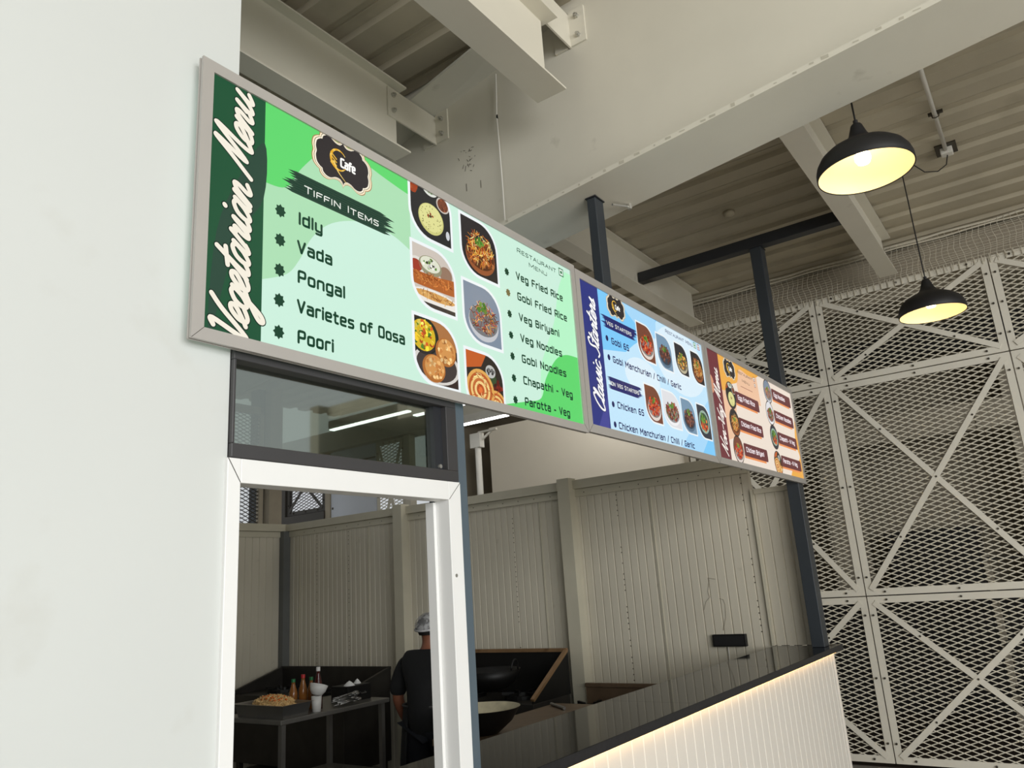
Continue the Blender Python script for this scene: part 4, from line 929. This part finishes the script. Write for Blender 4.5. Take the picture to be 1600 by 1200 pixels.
MB().box(4.90, 5.18, 5.365, 5.58, .8705, 1.0).build('box_body', iron, bx, bevel=.006); MB().tube([(5.04, 5.364, .94), (5.04, 5.345, .93), (5.10, 5.345, .93), (5.10, 5.364, .94)], .005, 6).build('handle', steel, bx)
for lab, x, y, s_ in (('mound of white flour on the black seasoning box', 4.97, 5.42, .05), ('small mound of white salt at the far end of the black box', 5.11, 5.47, .035)):
    tag(MB().lathe([(s_, 1.0006), (s_ * .8, 1.012), (s_ * .4, 1.03), (0, 1.042)], (x, y, 0), 16).build('flour_mound', M('white_flour', (232, 232, 230), .8), smooth=True), lab, 'flour')
ut = MB(); rr = random.Random(9)
upile = thing('utensil_pile', 'tangle of steel ladles and skimmers heaped on the table edge', 'utensils', (4.75, 5.35, .87))
for k in range(12):
    x = 4.72 + rr.uniform(0, .1); y = 5.235 + rr.uniform(0, .06); an = rr.uniform(-.2, .2); z = .885 + k * .006
    MB().tube([(x - .11 * math.cos(an), y - .11 * math.sin(an), z), (x + .09 * math.cos(an), y + .09 * math.sin(an), z + .015)], .005, 6).ell((x + .1 * math.cos(an), y + .1 * math.sin(an), z + .012), .028, .022, .01, 10, 6).build('ladle', steel, upile, smooth=True)

def cook_range(label, y0, y1, x0, zs_, zb, edge, back, slope=True, burners=2):
    t = thing('cooking_range', label, 'stove', ((x0 + 6.16) / 2, (y0 + y1) / 2, 0))
    MB().box(x0, 6.14, y0, y1, .12, zs_).build('range_body', sooty, t, bevel=.004)
    lg = [MB().box(a, a + .05, b, b + .05, 0, .12).build('leg', dsteel, t) for a in (x0 + .03, 6.06) for b in (y0 + .03, y1 - .08)]
    MB().box(6.14, 6.155, y0, y1, zs_, zb).build('back_splash', back, t)
    MB().box(6.125, 6.16, y0, y1, zb, zb + .03).build('splash_rim', edge, t)
    if slope:
        for yy in (y0, y1 - .012):
            MB().add([(x0, yy, zs_), (6.14, yy, zs_), (6.14, yy, zb), (x0, yy, zs_ + .02), (x0, yy + .012, zs_), (6.14, yy + .012, zs_), (6.14, yy + .012, zb), (x0, yy + .012, zs_ + .02)], [(0, 1, 2, 3), (4, 5, 6, 7), (0, 1, 5, 4), (1, 2, 6, 5), (2, 3, 7, 6), (3, 0, 4, 7)]).build('side_guard', back, t)
            MB().bar((x0, yy + .006, zs_ + .03), (6.14, yy + .006, zb + .015), .035, .025).build('guard_rim', edge, t)
    for k in range(burners):
        yc = y0 + (y1 - y0) * (k + .5) / burners; xc = x0 + .3
        b = MB().lathe([(.16, zs_ + .0005), (.16, zs_ + .03), (.13, zs_ + .03), (.12, zs_ + .0005)], (xc, yc, 0), 24)
        for j in range(6): b.bar((xc + .08 * math.cos(j * 1.047), yc + .08 * math.sin(j * 1.047), zs_ + .04), (xc + .19 * math.cos(j * 1.047), yc + .19 * math.sin(j * 1.047), zs_ + .045), .02, .025)
        b.build('burner', iron, t)
    return t
cook_range('black cooking range with sloping side guards in the kitchen corner', 6.08, 7.84, 5.5, .80, .995, sooty, sooty)
cook_range('cooking range with brown-edged splash guards right of the door post', 3.87, 5.1, 5.56, .80, 1.155, brass, iron)
cook_range('low burner range with brown splash beside the granite counter', 2.95, 3.70, 5.56, .72, .865, brownt, brownt, False)
wk = thing('black_wok', 'large black iron wok with ring handles on the brown-edged range', 'wok', (5.74, 4.38, .84))
W = (5.72, 4.42, 0); z = .86
MB().lathe([(0, z), (.12, z + .02), (.22, z + .09), (.27, z + .19), (.262, z + .19), (.21, z + .095), (.115, z + .028), (0, z + .01)], W, 36).build('wok_body', iron, wk, smooth=True)
for s_ in (1, -1):
    MB().tube([(5.72 + .05 * math.cos(a_), 4.42 + s_ * (.265 + .01 * math.sin(a_)), z + .19 + .085 * math.sin(a_)) for a_ in [math.pi * k / 10 for k in range(11)]], .008, 8).build('ring_handle', iron, wk, smooth=True)
pt2 = thing('prep_table', 'brown steel prep table behind the granite counter', 'table', (4.5, 3.4, 0))
MB().box(3.96, 5.42, 3.02, 3.56, .80, .84).build('table_top', brownt, pt2, bevel=.003)
for (a, b) in ((3.99, 3.05), (5.35, 3.05), (3.99, 3.49), (5.35, 3.49)): MB().box(a, a + .04, b, b + .04, 0, .80).build('leg', dsteel, pt2)
MB().box(4.00, 5.38, 3.06, 3.53, .2, .22).build('lower_shelf', dsteel, pt2)
pan = thing('iron_pan', 'wide iron pan with pale scoured inside, next to the slate post', 'pan', (4.20, 3.33, .84))
palei = M('scoured_iron', (206, 196, 166), .5, .1, var=.2, scale=12); W = (4.20, 3.33, 0); z = .8405
MB().lathe([(.0, z), (.10, z + .004), (.19, z + .075), (.245, z + .155), (.25, z + .16)], W, 36).build('pan_body', iron, pan, smooth=True)
MB().lathe([(.25, z + .161), (.24, z + .155), (.185, z + .08), (.095, z + .014), (.0, z + .009)], W, 36).build('pan_inside', palei, pan, smooth=True)
rl = tag(MB().tube([(5.14, 3.30, .853), (5.30, 3.52, .853)], .012, 10).build('rolling_pin', steel), 'thin steel rolling pin lying on the brown prep table', 'rolling pin')
cab = thing('steel_cabinet', 'small steel cabinet beside the cook', 'cabinet', (5.1, 4.0, 0))
MB().box(4.86, 5.35, 3.75, 4.22, 0, .70).build('cabinet_body', dsteel, cab); MB().box(4.84, 5.37, 3.72, 4.25, .70, .75).build('cabinet_top', dsteel, cab)
bk = thing('side_bench', 'dark steel bench at the left edge of the doorway view', 'table', (3.6, 6.6, 0))
MB().box(3.0, 4.02, 6.1, 7.6, .84, .87).build('table_top', dsteel, bk)
for (a, b) in ((3.03, 6.13), (3.95, 6.13), (3.03, 7.53), (3.95, 7.53)): MB().box(a, a + .04, b, b + .04, 0, .84).build('leg', dsteel, bk)
bin_ = thing('waste_bin', 'dark bin with a shiny lid between the table and the cook', 'bin', (5.1, 4.75, 0))
MB().lathe([(0, .001), (.16, .001), (.19, .68), (.17, .68), (.15, .02), (0, .02)], (5.32, 4.80, 0), 24).build('bin_body', iron, bin_, smooth=True)
MB().lathe([(.195, .682), (.19, .70), (.06, .72), (0, .72)], (5.32, 4.80, 0), 24).build('lid', steel, bin_, smooth=True)

# ------------------------------------------------------------------ the cook
def skin_obj(name, mat, par, joints, edges, root=0, sub=2):
    me = bpy.data.meshes.new(name); off = wloc(par)
    me.from_pydata([tuple(Vector(j[0]) - off) for j in joints], edges, [])
    o = bpy.data.objects.new(name, me); C.objects.link(o); o.parent = par
    md_ = o.modifiers.new('skin', 'SKIN'); md_.use_smooth_shade = True
    for i, j in enumerate(joints):
        sv = me.skin_vertices[0].data[i]; r_ = j[1]; sv.radius = r_ if isinstance(r_, tuple) else (r_, r_); sv.use_root = (i == root)
    s_ = o.modifiers.new('sub', 'SUBSURF'); s_.levels = sub; s_.render_levels = sub
    me.materials.append(mat)
    # bake the modifiers so the figure is plain mesh
    dg = bpy.context.evaluated_depsgraph_get(); nm = bpy.data.meshes.new_from_object(o.evaluated_get(dg)); o.modifiers.clear(); o.data = nm
    for p in nm.polygons: p.use_smooth = True
    return o
PX, PY = 4.40, 3.962; HEAD = R(10)
ch, sh = math.cos(HEAD), math.sin(HEAD)
def B(f, l, z): l *= 1.12; return (PX + f * ch - l * sh, PY + f * sh + l * ch, z)     # forward, left, up
cook = thing('person', 'person in black t-shirt, apron and white hairnet, seen from behind at the stove', 'person', (PX, PY, 0))
J = []; Ed = []
def j_(p, r_): J.append((p, r_)); return len(J) - 1
def chain(ids): Ed.extend(zip(ids[:-1], ids[1:]))
pel = j_(B(0, 0, .86), (.15, .11)); ab = j_(B(0, 0, 1.0), (.145, .105)); chs = j_(B(0, 0, 1.17), (.14, .10)); uc = j_(B(0, 0, 1.27), (.09, .07)); nk = j_(B(.01, 0, 1.355), .056); nk2 = j_(B(.025, 0, 1.40), .055); hd = j_(B(.035, 0, 1.47), (.074, .085)); hd2 = j_(B(.035, 0, 1.535), (.072, .085)); hd3 = j_(B(.03, 0, 1.575), .05)
chain([pel, ab, chs, uc, nk, nk2, hd, hd2, hd3])
for s_ in (1, -1):
    shd = j_(B(0, s_ * .155, 1.265), .05); el = j_(B(-.03 if s_ > 0 else .02, s_ * .235, 1.03), .045); fa = j_(B(.05 if s_ > 0 else .12, s_ * .235, .90), .038)
    wr_ = j_(B(.12 if s_ > 0 else .22, s_ * .225, .80), .027); pm = j_(B(.155 if s_ > 0 else .255, s_ * .22, .755), (.036, .018)); pm2 = j_(B(.18 if s_ > 0 else .28, s_ * .215, .715), (.034, .016))
    Ed += [(uc, shd), (shd, el), (el, fa), (fa, wr_), (wr_, pm), (pm, pm2)]
    f0 = .18 if s_ > 0 else .28
    for k, (ln_, dl) in enumerate(((.062, -.026), (.072, -.009), (.068, .009), (.052, .026))):
        a_ = j_(B(f0 + .012, s_ * .215 + dl, .69), .009); b_ = j_(B(f0 + .02, s_ * .213 + dl, .69 - ln_ * .55), .0085); c_ = j_(B(f0 + .012, s_ * .21 + dl, .69 - ln_), .007)
        Ed += [(pm2, a_), (a_, b_), (b_, c_)]
    th = j_(B(f0, s_ * .215 - s_ * .045, .735), .010); th2 = j_(B(f0 + .02, s_ * .215 - s_ * .058, .70), .0085); Ed += [(pm, th), (th, th2)]
    hp = j_(B(0, s_ * .09, .80), .092); kn = j_(B(.02, s_ * .10, .46), .055); cf = j_(B(-.005, s_ * .105, .30), .052); an = j_(B(-.02, s_ * .11, .085), .036); ft = j_(B(.06, s_ * .12, .04), (.042, .03)); toe = j_(B(.15, s_ * .13, .028), (.04, .022))
    Ed += [(pel, hp), (hp, kn), (kn, cf), (cf, an), (an, ft), (ft, toe)]
body = skin_obj('body', skin, cook, J, Ed, pel)
face = MB()
face.ell(B(.118, 0, 1.475), .016, .014, .022, 10, 7)
for s_ in (1, -1): face.ell(B(.028, s_ * .079, 1.478), .022, .010, .034, 12, 8, Matrix.Rotation(HEAD + s_ * .35, 3, 'Z'))
face.ell(B(.104, 0, 1.432), .012, .026, .007, 10, 6)
bm = bmesh.new(); bm.from_mesh(body.data); off = wloc(cook); n0 = len(bm.verts)
vv = [bm.verts.new(Vector(v) - off) for v in face.v]
for f in face.f:
    try: bm.faces.new([vv[i] for i in f]).smooth = True
    except ValueError: pass
bm.to_mesh(body.data); bm.free()
eyes = MB()
for s_ in (1, -1): eyes.ell(B(.107, s_ * .03, 1.498), .008, .012, .006, 8, 6)
eyes.build('eyes', hairm, cook)
hb = MB().ell(B(.022, 0, 1.505), .100, .088, .092, 24, 14, Matrix.Rotation(HEAD, 3, 'Z')); hb.v = [v for v in hb.v]
ho = hb.build('hair', hairm, cook, smooth=True)
bm = bmesh.new(); bm.from_mesh(ho.data); hd_off = Vector(B(.03, 0, 1.47)) - wloc(cook); fwd = Vector((ch, sh, 0))
bmesh.ops.delete(bm, geom=[v for v in bm.verts if v.co.z < hd_off.z - .035 or ((v.co - hd_off).dot(fwd) > .05 and v.co.z < hd_off.z + .06)], context='VERTS'); bm.to_mesh(ho.data); bm.free()
cap_m = MB(); rr = random.Random(3); nn, mm = 40, 10; b0 = len(cap_m.v)
for i in range(mm + 1):
    ph = (math.pi * .56) * i / mm
    for jx in range(nn):
        t_ = 2 * math.pi * jx / nn; wob = 1 + .025 * math.sin(jx * 2.1 + i) + .02 * math.sin(jx * 5 + i * 2)
        p = Matrix.Rotation(HEAD, 3, 'Z') @ (Matrix.Rotation(R(-10), 3, 'Y') @ Vector((.113 * wob * math.sin(ph) * math.cos(t_), .100 * wob * math.sin(ph) * math.sin(t_), .088 * wob * math.cos(ph))))
        cap_m.v.append(tuple(Vector(B(.02, 0, 1.515)) + p))
for i in range(mm):
    for jx in range(nn): cap_m.f.append((b0 + i * nn + jx, b0 + (i + 1) * nn + jx, b0 + (i + 1) * nn + (jx + 1) % nn, b0 + i * nn + (jx + 1) % nn))
net_mat = bpy.data.materials.new('sheer_hairnet'); net_mat.use_nodes = True; nt2 = net_mat.node_tree; pb = nt2.nodes['Principled BSDF']; pb.inputs['Base Color'].default_value = lin((214, 212, 212)) + (1,); pb.inputs['Roughness'].default_value = .7
nz = nt2.nodes.new('ShaderNodeTexNoise'); nz.inputs['Scale'].default_value = 30; rp2 = nt2.nodes.new('ShaderNodeValToRGB'); rp2.color_ramp.elements[0].position = .42; rp2.color_ramp.elements[1].position = .62; rp2.color_ramp.elements[0].color = (.18, .18, .18, 1); rp2.color_ramp.elements[1].color = (.6, .6, .6, 1)
tc2 = nt2.nodes.new('ShaderNodeTexCoord'); nt2.links.new(tc2.outputs['Object'], nz.inputs['Vector']); nt2.links.new(nz.outputs['Fac'], rp2.inputs['Fac']); nt2.links.new(rp2.outputs['Color'], pb.inputs['Alpha'])
cap_m.build('hairnet', net_mat, cook, smooth=True)
bandp = [Vector(B(.02, 0, 1.515)) + Matrix.Rotation(HEAD, 3, 'Z') @ (Matrix.Rotation(R(-10), 3, 'Y') @ Vector((.113 * math.cos(k * math.pi / 18), .100 * math.sin(k * math.pi / 18), -.016))) for k in range(37)]
MB().tube(bandp, .008, 8).build('hairnet_band', netm, cook, smooth=True)
J = []; Ed = []
a0 = j_(B(0, 0, .70), (.20, .16)); a1 = j_(B(0, 0, 1.0), (.195, .15)); a2 = j_(B(0, 0, 1.17), (.20, .15)); a3 = j_(B(0, 0, 1.275), (.165, .125)); a4 = j_(B(.008, 0, 1.345), .085); chain([a0, a1, a2, a3, a4])
for s_ in (1, -1):
    q1 = j_(B(0, s_ * .155, 1.27), .088); q2 = j_(B(-.018 if s_ > 0 else .01, s_ * .222, 1.13), .072); q3 = j_(B(-.03 if s_ > 0 else .02, s_ * .238, 1.02), .068); Ed += [(a3, q1), (q1, q2), (q2, q3)]
skin_obj('t_shirt', blackc, cook, J, Ed, a0)
J = []; Ed = []
a0 = j_(B(0, 0, .93), (.16, .125))
for s_ in (1, -1):
    q1 = j_(B(0, s_ * .095, .76), .112); q2 = j_(B(.02, s_ * .105, .46), .082); q3 = j_(B(-.015, s_ * .11, .12), .07); Ed += [(a0, q1), (q1, q2), (q2, q3)]
skin_obj('trousers', navyc, cook, J, Ed, a0)
ap = MB(); ang = [R(-150 + k * 12.5) for k in range(25)]; n = len(ang)
for z, rx, ry in ((.98, .185, .145), (.80, .20, .165), (.62, .215, .175), (.50, .22, .18)):
    for a_ in ang: ap.v.append(B(.0 + ry * math.cos(a_), rx * math.sin(a_), z))
for i in range(3):
    for k in range(n - 1): ap.f.append((i * n + k, i * n + k + 1, (i + 1) * n + k + 1, (i + 1) * n + k))
apo = ap.build('apron', blackc, cook, smooth=True); so_ = apo.modifiers.new('thick', 'SOLIDIFY'); so_.thickness = .006
MB().tube([B(.148 * math.cos(k * math.pi / 16), .188 * math.sin(k * math.pi / 16), .975) for k in range(33)], .009, 6).build('apron_string', M('grey_apron_string', (60, 58, 58), .8), cook)
for s_ in (1, -1):
    sm_ = MB().ell(B(.065, s_ * .122, .042), .14, .054, .046, 16, 10, Matrix.Rotation(HEAD, 3, 'Z')); sm_.v = [(v[0], v[1], max(v[2], .002)) for v in sm_.v]; sm_.build('shoe', iron, cook, smooth=True)
